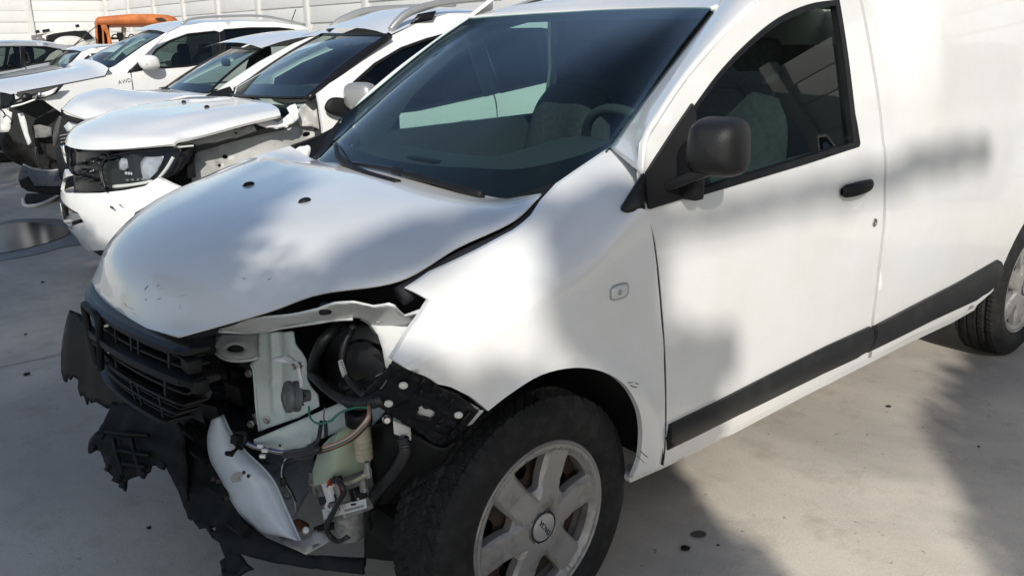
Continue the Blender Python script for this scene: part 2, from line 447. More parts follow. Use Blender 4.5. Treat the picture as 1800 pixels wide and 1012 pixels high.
# --- front fender: x along, s up the section
def fender(x, s):
    zg = itp(x, [-.42, -.30, -.16, .0, .11, .26, .45], [1.13, 1.085, 1.036, 1.0, .966, .922, .875])
    yg = itp(x, [-.42, -.30, -.16, .0, .11, .26, .45], [.65, .65, .655, .70, .697, .69, .66])
    w = itp(x, [-.42, -.30, -.22, -.08, .11, .31], [.045, .05, .07, .12, .13, .10])
    tp = itp(x, [-.2, .05, .2, .3, .4, .5], [0, .002, .010, .022, .045, .08])
    zs = [.26, .36, .48, .60, .74, zg-w, zg-.45*w, zg-.12*w, zg]
    yo = .871
    ys = [.815, .842, .858, .867, .872, .868, .868-.30*(.868-yg), .868-.68*(.868-yg), yg]
    ks = [0, .12, .25, .38, .54, .76, .88, .96, 1.0]
    d = math.hypot(x+.005, itp(s, ks, zs)-.325)      # wheel-arch flare
    fl = .010*math.exp(-((d-.365)/.030)**2)/(1+math.exp((x-.14)*60))
    y = itp(s, ks, ys)-tp+fl
    return V(x, y, itp(s, ks, zs))
FEND = Surf(fender, -.44, .46, 0, 1)
# hood as rows rear -> front
HE = [at(951, 340, y=.645), at(902, 387, y=.695), at(805, 433, y=.687), at(702, 492, y=.68), at(560, 516, y=.582), at(462, 550, y=.515), at(313, 591, y=.372)]
HC = [V(-.185, 0, 1.022), V(-.01, 0, 1.018), V(.17, 0, 1.002), V(.33, 0, .976), V(.475, 0, .937), V(.590, 0, .876), V(.640, 0, .782)]
HG = [[0]*7, [0, .03, .10, .16, .22, .52, 1], [0, .03, .09, .18, .34, .66, 1], [0, .03, .09, .2, .38, .68, 1], [0, .03, .1, .23, .42, .70, 1], [0, .04, .14, .30, .50, .75, 1], [0, .03, .15, .35, .58, .8, 1]]
HT = [0, .25, .45, .62, .76, .89, 1]
rows = []
for k in range(7):
    e, c = HE[k], HC[k]; h = []
    for i, t in enumerate(HT):
        h.append(V(c[0]+(e[0]-c[0])*(t**2 if k < 6 else t**2), e[1]*t, c[2]+(e[2]-c[2])*HG[k][i] if k else [1.020, 1.018, 1.012, 1.004, 1.003, 1.020, e[2]][i]))
    q_ = {6: .10, 5: .05, 4: .02}.get(k, 0)
    rows.append([V(p[0]-.2*q_*t**3, -p[1]*(1-q_*t*t), p[2]-.22*q_*t**3) for p, t in zip(h[:0:-1], HT[:0:-1])]+h)
HOODG = grid(rows, 7, 8)
# rolled hem: underside return all round
hood = hemmed('hood', HOODG, M['white'], van, .004)
def hood_pt(i, j): return HOODG[i][j]
# washer nozzles
for q in ((436, 326), (534, 356)):
    best = min((np.sum((proj(HOODG[i][j])-q)**2), i, j) for i in range(len(HOODG)) for j in range(len(HOODG[0])))
    p0 = HOODG[best[1]][best[2]]; nn = nrm(V(.12, .04, 1))
    G = []
    for r_, h_ in ((1.0, 0), (.96, .35), (.75, .75), (.4, .96), (.02, 1)):
        ring = []
        for k in range(20):
            a_ = 2*math.pi*k/20; xx = .017*math.cos(a_)*r_
            ring.append(p0+V(xx-.004*h_, .013*math.sin(a_)*r_, h_*.011-.0015))
        G.append(ring)
    gmesh('washer_nozzle', G, M['black'], hood, closed=True)
# stone chips and scrapes near the nose
_HN = gnorm(HOODG); _HP = np.array([proj(p) for r in HOODG for p in r])
def hood_at(u, v):
    i, j = divmod(int(np.argmin(((_HP-[u, v])**2).sum(1))), len(HOODG[0]))
    N = _HN[i][j]; N = N if N[2] > 0 else -N
    return at(u, v, pl=(HOODG[i][j]+N*.0008, N))
for (u, v, du, dv, m_) in ((254, 509, 6, -7, 'ink'), (275, 503, 5, -3, 'greywire'), (218, 533, 5, 6, 'whiteplastic'), (228, 541, 6, 3, 'whiteplastic'), (233, 549, 5, 4, 'whiteplastic'), (316, 536, 0, 8, 'whiteplastic'), (255, 527, 3, -1, 'ink'), (276, 526, 6, -2, 'greywire'), (426, 488, 5, 3, 'greywire'), (470, 492, 7, -3, 'greywire'), (318, 520, 12, -1, 'label'), (172, 507, 4, 6, 'whiteplastic')):
    tube('paint_scratch', [hood_at(u, v), hood_at(u+du*.5, v+dv*.5), hood_at(u+du, v+dv)], .0007, M[m_], hood, 4, 1)
# fender panel
f_out = [(717, 507), (760, 478), (850, 436), (908, 405), (940, 379), (955, 355), (985, 325), (1030, 298), (1072, 259), (1094, 270), (1110, 289), (1121, 307), (1126, 309), (1129, 340), (1133, 366), (1148, 420), (1158, 500), (1166, 600), (1169, 700), (1167, 790), (1164, 814), (1112, 840), (1122, 815), (1127, 794), (1129, 752), (1121, 713), (1098, 676), (1060, 653), (1009, 646), (951, 659), (897, 692), (858, 722), (770, 675), (689, 630), (715, 588), (745, 545), (756, 527), (735, 516)]
k0_, k1_ = f_out.index((1112, 840)), f_out.index((858, 722))
tube('hood_gap_shade', [HE[0]+V(-.03, -.03, -.05), HE[0]+V(0, .0, -.036)]+[p+V(0, .0, -.034) for p in HE[1:4]], .022, M['ink'], van, 8)  # black tube laid under the hood gap to stand in for its shade
f_out = f_out[:k0_]+[tuple(q) for q in spl(f_out[k0_:k1_+1], 4)]+f_out[k1_+1:]
fo = FEND.pts(f_out)
fen = panel('front_fender', fo, fender, M['white'], van, step=.022, rim=.014, rimdir=(0, -1, -.1), flip=True)
for a_, b_, m_ in (((1104, 672), (1112, 671), 'greywire'), ((1108, 677), (1119, 680), 'ink'), ((1116, 672), (1123, 674), 'greywire'), ((1120, 800), (1132, 812), 'greywire'), ((1126, 792), (1138, 803), 'ink')):
    tube('paint_scratch', [FEND.P(*a_)+V(0, .0008, 0), FEND.P((a_[0]+b_[0])/2, (a_[1]+b_[1])/2+1)+V(0, .0008, 0), FEND.P(*b_)+V(0, .0008, 0)], .0010, M[m_], fen, 4, 1)
# mirrored fender on the far side
ro = [(-.42, 1), (-.13, 1), (.11, 1), (.31, 1), (.44, .9), (.46, .3), (.36, .17)] + [(.365*math.cos(a), .26+.34*math.sin(a)) for a in np.linspace(.1, 3.04, 14)] + [(-.385, .1), (-.40, .5), (-.36, .8)]
RT = [at(611, 208, y=-.672), at(575, 230, y=-.685), at(545, 243, y=-.69), at(520, 252, y=-.695)]+[p*V(1, -1, 1)+V(0, -.008, -.004) for p in HE[1:5]]
gmesh('front_fender', [[p+V(0, d, -h) for p in spl(RT, 4)] for d, h in ((0, 0), (-.03, .02), (-.05, .08), (-.06, .25), (-.04, .5))], M['white'], van)
# --- door
d_out = [(1136, 369), (1151, 420), (1161, 500), (1169, 600), (1172, 700), (1170, 790), (1168, 812), (1300, 746), (1420, 683), (1526, 629), (1528, 612), (1532, 560), (1543, 470), (1551, 400), (1553, 330), (1549, 245), (1541, 170), (1528, 90), (1515, 20), (1500, -50), (1420, -62), (1370, -40), (1325, 14), (1264, 76), (1204, 144), (1154, 218), (1135, 252), (1131, 306)]
w_out = [(1134, 318), (1157, 282), (1216, 190), (1262, 128), (1312, 75), (1365, 32), (1420, 7), (1474, -2), (1490, 100), (1502, 200), (1509, 254), (1400, 290), (1300, 320), (1224, 344), (1137, 369)]
do_ = SIDE.pts(d_out); wo_ = SIDE.pts(w_out)
door = panel('front_door', do_, side, M['white'], van, holes=[], step=.03, rim=.02, rimdir=(0, -1, -.1)) if False else None
door_loop = do_
# the window hole touches the door's front edge (mirror sail), so cut it as a hole kept just inside
hole = SIDE.pts([(1145, 322), (1160, 288), (1218, 196), (1263, 134), (1313, 81), (1366, 38), (1420, 13), (1470, 4), (1485, 100), (1497, 200), (1503, 250), (1400, 283), (1300, 313), (1224, 337), (1146, 358)])
door = panel('front_door', do_, side, M['white'], van, holes=[hole], step=.03, rim=.02, rimdir=(0, -1, -.1), flip=True)
# window seal and glass
glass_in = .018
def side_in(d): return lambda x, z: side(x, z)-V(0, d, 0)
gl_out = SIDE.pts([tuple(q) for q in spl([(1214, 205), (1262, 140), (1312, 88), (1365, 45), (1418, 20), (1468, 10)], 4)]+[ (1482, 100), (1493, 200), (1499, 250), (1400, 281), (1300, 311), (1228, 332), (1216, 300)])
winl = panel('window_glass', gl_out, side_in(.012), M['sideglass'], door, step=.06, flip=True)
seal_o = SIDE.pts([(1142, 318), (1159, 284), (1216, 191)]+[tuple(q) for q in spl([(1216, 191), (1262, 129), (1312, 76), (1365, 33), (1420, 8), (1474, -1)], 4)[1:]]+[ (1490, 100), (1502, 200), (1511, 252), (1509, 258), (1400, 293), (1300, 323), (1224, 346), (1220, 330), (1215, 280)])
panel('window_seal', seal_o, lambda x, z: side(x, z)+V(0, .003, 0), M['blackgloss'], door, holes=[gl_out], step=.03, rim=.02, rimdir=(0, -1, 0), flip=True)
# black mirror sail: front tip on the fender, larger piece on the door
_q = [SIDE.P(1134, 318)+V(0, .012, 0), SIDE.P(1137, 366)+V(0, .012, 0), FEND.P(1099, 366)+V(0, .014, .002)]
sheet('mirror_sail_tip', [(1132, 304), (1119, 324), (1106, 345), (1096, 361), (1095, 367), (1098, 372), (1105, 374), (1118, 371), (1134, 367), (1133, 335)], (_q[0], nrm(np.cross(_q[1]-_q[0], _q[2]-_q[0]))), M['mirror'], fen, .014, step=.03)
sail_d = SIDE.pts([(1132, 305), (1150, 277), (1180, 231), (1214, 182), (1219, 200), (1220, 290), (1221, 341), (1170, 357), (1138, 367), (1134, 350)])
panel('mirror_sail', sail_d, lambda x, z: side(x, z)+V(0, .008, 0), M['mirror'], door, step=.03, rim=.014, rimdir=(0, -1, 0), flip=True)
# --- door mirror
mp = at(1262, 259, y=.95)
mx = nrm(V(1, .30, .0)); my = nrm(np.cross(V(0, 0, 1), mx)); mz = V(0, 0, 1)
G = []
for k, (dx, sc) in enumerate([(-.040, .90), (-.034, .97), (-.02, 1.0), (.005, .985), (.03, .93), (.05, .82), (.063, .62), (.069, .36), (.071, .0)]):
    ring = []
    for i in range(40):
        a = 2*math.pi*i/40; ca, sa = math.cos(a), math.sin(a); e = .52
        yy = .064*math.copysign(abs(ca)**e, ca)*sc; zz = .065*math.copysign(abs(sa)**e, sa)*sc
        yy *= 1-.06*(zz/.09)
        ring.append(mp+mx*dx+my*yy+mz*(zz))
    G.append(ring)
mir = gmesh('mirror_housing', G, M['mirror'], door, closed=True)
sup = [mp+mx*-.035+my*a+mz*b for a, b in [(-.042, -.04), (.042, -.04), (.042, .04), (-.042, .04)]]
mesh('mirror_glass', [p-mx*.004 for p in sup], [(0, 1, 2, 3)], M['chrome'], mir, False)
armp = [at(1175, 330, y=.855), at(1200, 325, y=.89), at(1222, 314, y=.92), at(1246, 303, y=.95)]
rbox('mirror_arm', (armp[0]+armp[3])/2+V(0, 0, .004), (.15, .05, .026), M['mirror'], door, axes=[nrm(armp[3]-armp[0]), nrm(np.cross(V(0, 0, 1), armp[3]-armp[0])), V(0, 0, 1)], bev=.01)
rbox('mirror_foot', at(1216, 330, y=.885), (.034, .05, .055), M['mirror'], door, bev=.008)
tube('door_gap', [SIDE.P(*q)+V(0, -.004, 0) for q in ((1134, 368), (1149, 420), (1159, 500), (1167, 600), (1170.5, 700), (1168.5, 790), (1166, 813))], .0042, M['ink'], van, 6)
# --- handle, lock
hp = [SIDE.P(1468, 338), SIDE.P(1500, 324), SIDE.P(1532, 320)]
hax = nrm(hp[2]-hp[0]); hc = (hp[0]+hp[2])/2
HGd = []
for k in range(13):
    t = k/12*2-1; w = .020*(1-.22*t*t-.12*t); dpt = .030*(1-abs(t)**3.2*.75)
    ring = []
    for i in range(14):
        a = 2*math.pi*i/14
        ring.append(hc+hax*(t*.083)+V(0, .006+dpt*.5+dpt*.55*math.cos(a), 0)+V(0, 0, 1)*(w*math.sin(a))*(1 if abs(t) < .99 else .6))
    HGd.append(ring)
hd = gmesh('door_handle', HGd, M['black'], door, closed=True)
# recess under handle
rc = SIDE.P(1500, 352)
panel('handle_recess', [(rc[0]+.062*math.cos(a)-.004, rc[2]+.046*math.sin(a)+.02) for a in np.linspace(0, 2*math.pi, 28, endpoint=False)], lambda x, z: side(x, z)+V(0, .0005-.012*max(0, 1-((x-rc[0]+.004)/.062)**2-((z-rc[2]-.02)/.046)**2), 0), M['white'], door, step=.012, flip=True)
lathe('door_lock', [(.0125, -.004), (.0125, .003), (.0105, .0045), (.009, .0035), (.0085, .0015), (.002, .0015), (.0, .0015)], SIDE.P(1537, 391), (0, 1, .04), M['steel'], door, 24)
lathe('keyhole', [(.004, 0), (.0, .0004)], SIDE.P(1537, 391)+V(0, .0018, 0), (0, 1, 0), M['ink'], door, 12)
# --- side repeater
rp = FEND.P(1088, 512); G = []
for r_, h_ in ((1.0, 0), (.96, .6), (.8, .95), (.45, 1.0), (.02, 1.02)):
    ring = []
    for i in range(28):
        a = 2*math.pi*i/28; ca, sa = math.cos(a), math.sin(a); e = .55
        ring.append(rp+V(.027*math.copysign(abs(ca)**e, ca)*r_, .006*h_, .0155*math.copysign(abs(sa)**e, sa)*r_))
    G.append(ring)
rept = gmesh('side_indicator', G, M['clearplastic'], fen, closed=True)
tube('indicator_bezel', [rp+V(.028*math.copysign(abs(math.cos(a))**.55, math.cos(a)), .002, .0165*math.copysign(abs(math.sin(a))**.55, math.sin(a))) for a in np.linspace(0, 2*math.pi, 24, endpoint=False)], .0018, M['silver'], fen, 6, 1, closed=True)
lathe('indicator_bulb', [(.007, 0), (.006, .003), (0, .0045)], rp+V(.004, .0045, 0), (0, 1, 0), M['silver'], fen, 12)
# --- load-area side panel
arch_r = SIDE.pts([(1722, 533), (1740, 508), (1756, 470), (1775, 425), (1800, 380)])
rear_out = SIDE.pts([(1532, 627), (1534, 612), (1537, 560), (1548, 470), (1556, 400), (1558, 330), (1554, 245), (1546, 170), (1533, 90), (1520, 20), (1500, -60)])
ro_ = rear_out + [(-1.28, 1.72), (-3.42, 1.72), (-3.50, 1.2), (-3.50, .45), (-3.25, .38)]
ar = []
for a in np.linspace(math.radians(8), math.radians(172), 24):
    ar.append((-2.83-.45*math.cos(a)*-1 if False else -2.83-.44*math.cos(a), .32+.42*math.sin(a)))
ro_ += ar + SIDE.pts([(1728, 527), (1715, 538), (1680, 556), (1600, 592)])
panel('load_side_panel', ro_, side, M['white'], van, step=.045, rim=.02, rimdir=(0, -1, 0), flip=True)
for sx in (1,):
    # far side: door with window opening, load panel
    dfar = [(-.45, .36), (-.45, .55), (-.45, .8), (-.45, 1.02), (-.47, 1.08), (-.60, 1.22), (-.80, 1.36), (-1.0, 1.46), (-1.2, 1.52), (-1.38, 1.5), (-1.44, 1.25), (-1.46, 1.0), (-1.45, .7), (-1.42, .36)]
    wfar = [(-.58, 1.045), (-.68, 1.18), (-.84, 1.31), (-1.0, 1.40), (-1.2, 1.44), (-1.34, 1.44), (-1.40, 1.25), (-1.42, 1.06)]
    fm = lambda x, z: side(x, z)*V(1, -1, 1)+V(0, .12, 0)
    fd = panel('front_door', dfar, fm, M['white'], van, holes=[wfar], step=.05, rim=.02, rimdir=(0, 1, 0))
    panel('window_glass', wfar, lambda x, z: fm(x, z)+V(0, .012, 0), M['sideglass'], fd, step=.1)
    panel('door_lining', dfar, lambda x, z: fm(x, z)+V(0, .06, 0), M['cabin'], fd, holes=[wfar], step=.06)
    panel('load_side_panel', [(-1.47, .36), (-1.50, 1.0), (-1.42, 1.5), (-1.36, 1.72), (-3.42, 1.72), (-3.50, 1.2), (-3.50, .45), (-3.25, .38)]+ar+[(-2.3, .36)], fm, M['white'], van, step=.09, rim=.02, rimdir=(0, 1, 0))
panel('door_lining', [(-.42, .42), (-.42, .98), (-.50, 1.035), (-1.34, 1.06), (-1.36, .46)], side_in(.075), M['cabin'], door, step=.1)
# --- sill and mouldings
def sillf(x, z): return side(x, z)
s_out = SIDE.pts([(1112, 842), (1165, 817), (1300, 748), (1420, 686), (1530, 630), (1620, 588), (1680, 559), (1716, 541), (1724, 536), (1718, 546), (1680, 568), (1600, 606), (1530, 642), (1420, 698), (1300, 762), (1175, 824), (1114, 851)])
panel('sill', s_out, lambda x, z: side(x, z)-V(0, .012, 0), M['white'], van, step=.03, rim=.05, rimdir=(0, -1, -.1), flip=True)
def mould(px, parent, nm='side_moulding'):
    ol = SIDE.pts(px); xs = [p[0] for p in ol]; cx = sum(xs)/len(xs)
    def lift(x, z):
        # rounded rub strip: proud in the middle of its height
        zs_top = np.interp(x, [-2.40, -.36], [ztop(-2.40), ztop(-.36)]); zb = np.interp(x, [-2.40, -.36], [zbot(-2.4), zbot(-.36)])
        t = (z-zb)/max(.02, zs_top-zb); t = min(max(t, 0), 1)
        return side(x, z)+V(0, .004+.014*math.sin(math.pi*min(max(t, .0), 1))**.6, 0)
    return panel(nm, ol, lift, M['trim'], parent, step=.022, rim=.02, rimdir=(0, -1, 0), flip=True)
_a, _b = SIDE.inv(1176, 743), SIDE.inv(1757, 456); _c, _d = SIDE.inv(1171, 790), SIDE.inv(1724, 520)
ztop = lambda x: np.interp(x, [_b[0], _a[0]], [_b[1], _a[1]]); zbot = lambda x: np.interp(x, [_d[0], _c[0]], [_d[1], _c[1]])
mould([(1175, 745), (1250, 709), (1350, 658), (1450, 608), (1527, 573), (1529, 577), (1527, 592), (1521, 617), (1505, 629), (1400, 677), (1300, 727), (1230, 762), (1172, 790), (1171, 770)], door)
mould([(1537, 571), (1600, 538), (1680, 497), (1752, 456), (1757, 460), (1757, 474), (1750, 492), (1736, 512), (1716, 527), (1640, 562), (1580, 592), (1524, 619), (1530, 600)], van)
# --- pillar, roof, windscreen
def blend(A, B, k): return [[a*(1-t)+b*t for a, b in zip(A, B)] for t in np.linspace(0, 1, k)]
pin = [at(1072, 259, y=.655), at(1105, 213, y=.638), at(1145, 158, y=.617), at(1200, 87, y=.588), at(1260, 10, y=.556), at(1300, -40, y=.54)]
pout = [SIDE.P(1126, 305), SIDE.P(1131, 250), SIDE.P(1150, 214), SIDE.P(1199, 141), SIDE.P(1259, 73), SIDE.P(1330, 6)]
A = spl(pin, 6); B = spl(pout, 6)
G = []
for k, t in enumerate(np.linspace(0, 1, 7)):
    G.append([a*(1-t)+b*t+V(.0, .012, .016)*math.sin(math.pi*t)*min(1, i/10) for i, (a, b) in enumerate(zip(A, B))])
gmesh('windscreen_pillar', G, M['white'], van, .01, flip=True)
ro1 = spl([at(u, v, y=y) for u, v, y in ((609, 208, -.67), (636, 173, -.655), (696, 121, -.635), (774, 63, -.60), (834, 18, -.572), (866, -8, -.56))], 6)
ro2 = spl([at(u, v, y=y) for u, v, y in ((617, 209, -.655), (646, 173, -.64), (707, 121, -.615), (785, 63, -.585), (843, 20, -.556), (876, -6, -.545))], 6)
dv = [nrm(p-CAM) for p in ro1]
gmesh('windscreen_pillar', [ro2, [(a+b)/2+V(.002, 0, .004) for a, b in zip(ro1, ro2)], ro1, [p+d*.05-V(0, 0, .012) for p, d in zip(ro1, dv)], [p+d*.10-V(0, 0, .05) for p, d in zip(ro1, dv)]], M['white'], van)
# roof: front edge follows the screen top, runs back
def rooft(y): return V(-1.01+.40*(y/.556)**2*.32, y, 1.464-.012*(y/.556)**2)
rr = []
for dx, dz in ((0, 0), (-.05, .022), (-.16, .055), (-.5, .10), (-1.5, .14), (-2.45, .13)):
    row = []
    for t in (-1, -.8, -.5, 0, .5, .8, 1):
        b0 = rooft(t*.556); w = min(1, -dx/.5)
        yy = b0[1]*(1+.25*w); row.append(V(b0[0]+dx, yy, b0[2]+dz-.10*w*abs(t)**4))
    rr.append(row)
roof = patch('roof', rr, M['white'], van, 5, 5, .01, flip=False)
# gutter strip between the pillar top, door top and roof
gA = [pin[-2], pin[-1], rr[2][-1], rr[3][-1], rr[4][-1], rr[5][-1]]
gB = [SIDE.P(1330, 6), V(-.98, side(-.98, 1.50)[1], 1.50), V(-1.15, side(-1.15, 1.53)[1], 1.53), V(-1.55, side(-1.5, 1.6)[1], 1.6), V(-2.5, side(-2.5, 1.7)[1], 1.7), V(-3.44, side(-3.4, 1.7)[1], 1.7)]
GA, GB = spl(gA, 5), spl(gB, 5)
Gg = [[a*(1-t)+b*t+V(0, .01, .02)*math.sin(math.pi*t) for a, b in zip(GA, GB)] for t in np.linspace(0, 1, 5)]
gmesh('roof_rail_panel', Gg, M['white'], van, .008, flip=True)

lathe('aerial_base', [(.0, .035), (.012, .032), (.022, .02), (.028, 0), (.03, -.01)], at(990, -4, x=-1.22)+V(0, 0, 0), (-.4, 0, 1), M['black'], roof, 20)
# tail wall
mesh('tail_panel', [(-3.5, -.80, .35), (-3.5, .80, .35), (-3.46, .74, 1.7), (-3.46, -.74, 1.7)], [(0, 1, 2, 3)], M['white'], van, False)
# windscreen: bottom row then upward
sb = [at(1072, 259, y=.655), at(1040, 290, y=.63), at(985, 318, y=.575), V(-.17, .47, 1.00), V(-.12, .33, .985), V(-.09, .16, .975), V(-.08, 0, .972)]
st = [rooft(.556*t) for t in (1, .92, .84, .72, .5, .25, 0)]
L = []
for t in (0, .25, .5, .75, 1):
    row = []
    for b0, t0 in zip(sb, st):
        p = b0*(1-t)+t0*t; fr = 1-abs(p[1])/.66
        p = p+nrm(V(.55, 0, .8))*(.045*math.sin(math.pi*t)*min(1, fr*2.2)); row.append(p)
    L.append([q*V(1, -1, 1) for q in row[:0:-1] ][::1] + row[::-1] if False else [q*V(1, -1, 1) for q in row][:-1] + row[::-1])
ws = patch('windscreen', L, M['glass'], van, 5, 6, 0, flip=False)
WSG = grid(L, 5, 6)
# black frit band round the screen (inside face)
n_, m_ = len(WSG), len(WSG[0]); dn = nrm(V(-.5, 0, -.8))*.004
vs = [WSG[i][j]+dn for i in range(n_) for j in range(m_)]; fs = []
for i in range(n_-1):
    for j in range(m_-1):
        if i < 3 or i >= n_-3 or j < 2 or j >= m_-3: fs.append((i*m_+j, i*m_+j+1, (i+1)*m_+j+1, (i+1)*m_+j))
mesh('screen_border', vs, fs, M['blackgloss'], ws)
# cowl under the screen base
cw = []
for t, dz in ((0, -.01), (.35, -.035), (.7, -.05), (1, -.05)):
    row = []
    for j in range(0, m_, 3):
        p = WSG[0][j]; q = V(p[0]+.16+.05*abs(p[1]), p[1]*1.04, min(p[2], 1.0)-.02)
        row.append(p*(1-t)+q*t+V(0, 0, dz*math.sin(math.pi*t*.5)))
    cw.append(row)
cowl = patch('cowl_panel', cw, M['black'], van, 3, 4, 0)
# tall black cowl cheeks beside the screen corners
for sgn in (-1,):
    A_ = [at(612, 207, y=-.665), at(575, 232, y=-.68), at(545, 246, y=-.69), at(518, 256, y=-.695)]
    B_ = [at(630, 235, y=-.60), at(607, 270, y=-.56), at(590, 300, y=-.52), at(574, 330, y=-.45)]
    if sgn > 0: A_ = [p*V(1, -1, 1)+V(0, 0, -.025) for p in A_]; B_ = [p*V(1, -1, 1)+V(0, 0, -.03) for p in B_]
    gmesh('cowl_cheek', [spl(A_, 4), [(a+b)/2+V(0, 0, -.01) for a, b in zip(spl(A_, 4), spl(B_, 4))], spl(B_, 4)], M['black'], cowl, .003)
sheet('hinge_bracket', [(519, 262), (535, 256), (545, 258), (546, 266), (541, 278), (530, 284), (521, 283), (518, 272)], (at(530, 270, y=-.63), (.3, .75, .5)), M['inner'], cowl, .003, step=.012, off=lambda a, b: .006*math.sin(a*180)*math.cos(b*130), n=2)
# wipers
def wsn(u, v, h=.015):
    i, j = min(((np.sum((proj(WSG[i][j])-[u, v])**2), i, j) for i in range(n_) for j in range(m_)))[1:]
    return at(u, v, pl=(WSG[i][j]+nrm(V(.5, 0, .8))*h, nrm(V(.5, 0, .85))))
w1 = tube('wiper_arm', [wsn(591, 258, .03), wsn(597, 280, .03), wsn(640, 303, .035), wsn(700, 322, .04)], lambda t: .007+.004*t, M['black'], van, 8)
tube('wiper_blade', [wsn(590, 255, .02), wsn(602, 275, .02), wsn(612, 288, .02)], .010, M['blackgloss'], w1, 8)
w2 = tube('wiper_arm', [wsn(848, 343, .03), wsn(800, 330, .03), wsn(740, 312, .03), wsn(690, 299, .028)], lambda t: .011-.005*t, M['black'], van, 8)
tube('wiper_blade', [wsn(618, 287, .018), wsn(680, 297, .02), wsn(740, 314, .02), wsn(806, 335, .018)], lambda t: .006+.004*math.sin(math.pi*t), M['blackgloss'], w2, 8)
rbox('blade_clip', wsn(698, 301, .025), (.05, .02, .016), M['black'], w2, axes=[nrm(wsn(720, 306, 0)-wsn(690, 298, 0)), V(.8, 0, -.5), V(.5, 0, .8)])
# --- cabin
dz = [[V(-.16, y, .98) for y in (-.62, -.3, 0, .3, .62)], [V(-.34, y, 1.00+h) for y, h in ((-.66, 0), (-.3, .0), (0, .0), (.3, .01), (.64, .015))], [V(-.50, y, 1.01+h) for y, h in ((-.70, 0), (-.3, .0), (0, .005), (.36, .085), (.66, .06))], [V(-.60, y, .99+h) for y, h in ((-.72, 0), (-.3, 0), (0, .02), (.36, .10), (.68, .05))], [V(-.68, y, .86) for y in (-.74, -.3, 0, .3, .72)], [V(-.66, y, .5) for y in (-.74, -.3, 0, .3, .72)]]
dash = patch('dashboard', dz, M['cabin'], van, 5, 5)
rbox('air_vent', V(-.40, -.18, 1.012), (.03, .16, .004), M['black'], dash, bev=.001)
def seat(y):
    s = thing('seat_tmp', None, None) if False else None
    c = patch('seat_back', [[V(-1.10, y-.22, .62), V(-1.04, y-.12, .62), V(-1.05, y, .62), V(-1.04, y+.12, .62), V(-1.10, y+.22, .62)], [V(-1.18, y-.24, .85), V(-1.10, y-.14, .85), V(-1.13, y, .85), V(-1.10, y+.14, .85), V(-1.18, y+.24, .85)], [V(-1.24, y-.22, 1.08), V(-1.18, y-.12, 1.09), V(-1.19, y, 1.09), V(-1.18, y+.12, 1.09), V(-1.24, y+.22, 1.08)], [V(-1.27, y-.16, 1.18), V(-1.25, y-.08, 1.20), V(-1.25, y, 1.20), V(-1.25, y+.08, 1.20), V(-1.27, y+.16, 1.18)]], M['cloth'], van, 4, 5, .10)
    hr = rbox('headrest', V(-1.30, y, 1.29), (.09, .24, .15), M['cloth'], c, bev=.035, seg=3)
    rbox('seat_base', V(-.88, y, .60), (.50, .48, .16), M['cloth'], c, bev=.05, seg=3)
seat(.38); seat(-.38)
ellip_m = rbox('passenger_mirror', V(-.66, -.83, 1.09), (.08, .13, .16), M['mirror'], van, bev=.03, seg=3)
rbox('bulkhead', V(-1.46, 0, .92), (.02, 1.40, .84), M['cabin'], van, bev=.004)
stc = V(-.78, .38, 1.02); sta = nrm(V(-.85, 0, .5))
a_, b_, c_ = frame_of(sta)
sw = tube('steering_wheel', [stc+.185*(math.cos(t)*a_+math.sin(t)*b_) for t in np.linspace(0, 2*math.pi, 36, endpoint=False)], .015, M['cabin'], van, 10, 1, closed=True)
lathe('wheel_hub', [(.075, -.02), (.08, 0), (.06, .02), (0, .026)], stc-sta*.02, sta, M['cabin'], sw, 24)
for t in (0, math.pi, -math.pi/2):
    tube('wheel_spoke', [stc+.06*(math.cos(t)*a_+math.sin(t)*b_), stc+.18*(math.cos(t)*a_+math.sin(t)*b_)], .014, M['cabin'], sw, 8, 1)
patch('headliner', [[V(x, y, z-.05*abs(y/.6)**3) for y in (-.6, -.3, 0, .3, .6)] for x, z in ((-1.05, 1.45), (-1.2, 1.50), (-1.46, 1.54))], M['headliner'], van, 3, 3)
# floor and inner arch boxes keep daylight out of the body
rbox('floor_pan', V(-1.95, 0, .42), (3.0, 1.46, .10), M['dark'], van, bev=.01)
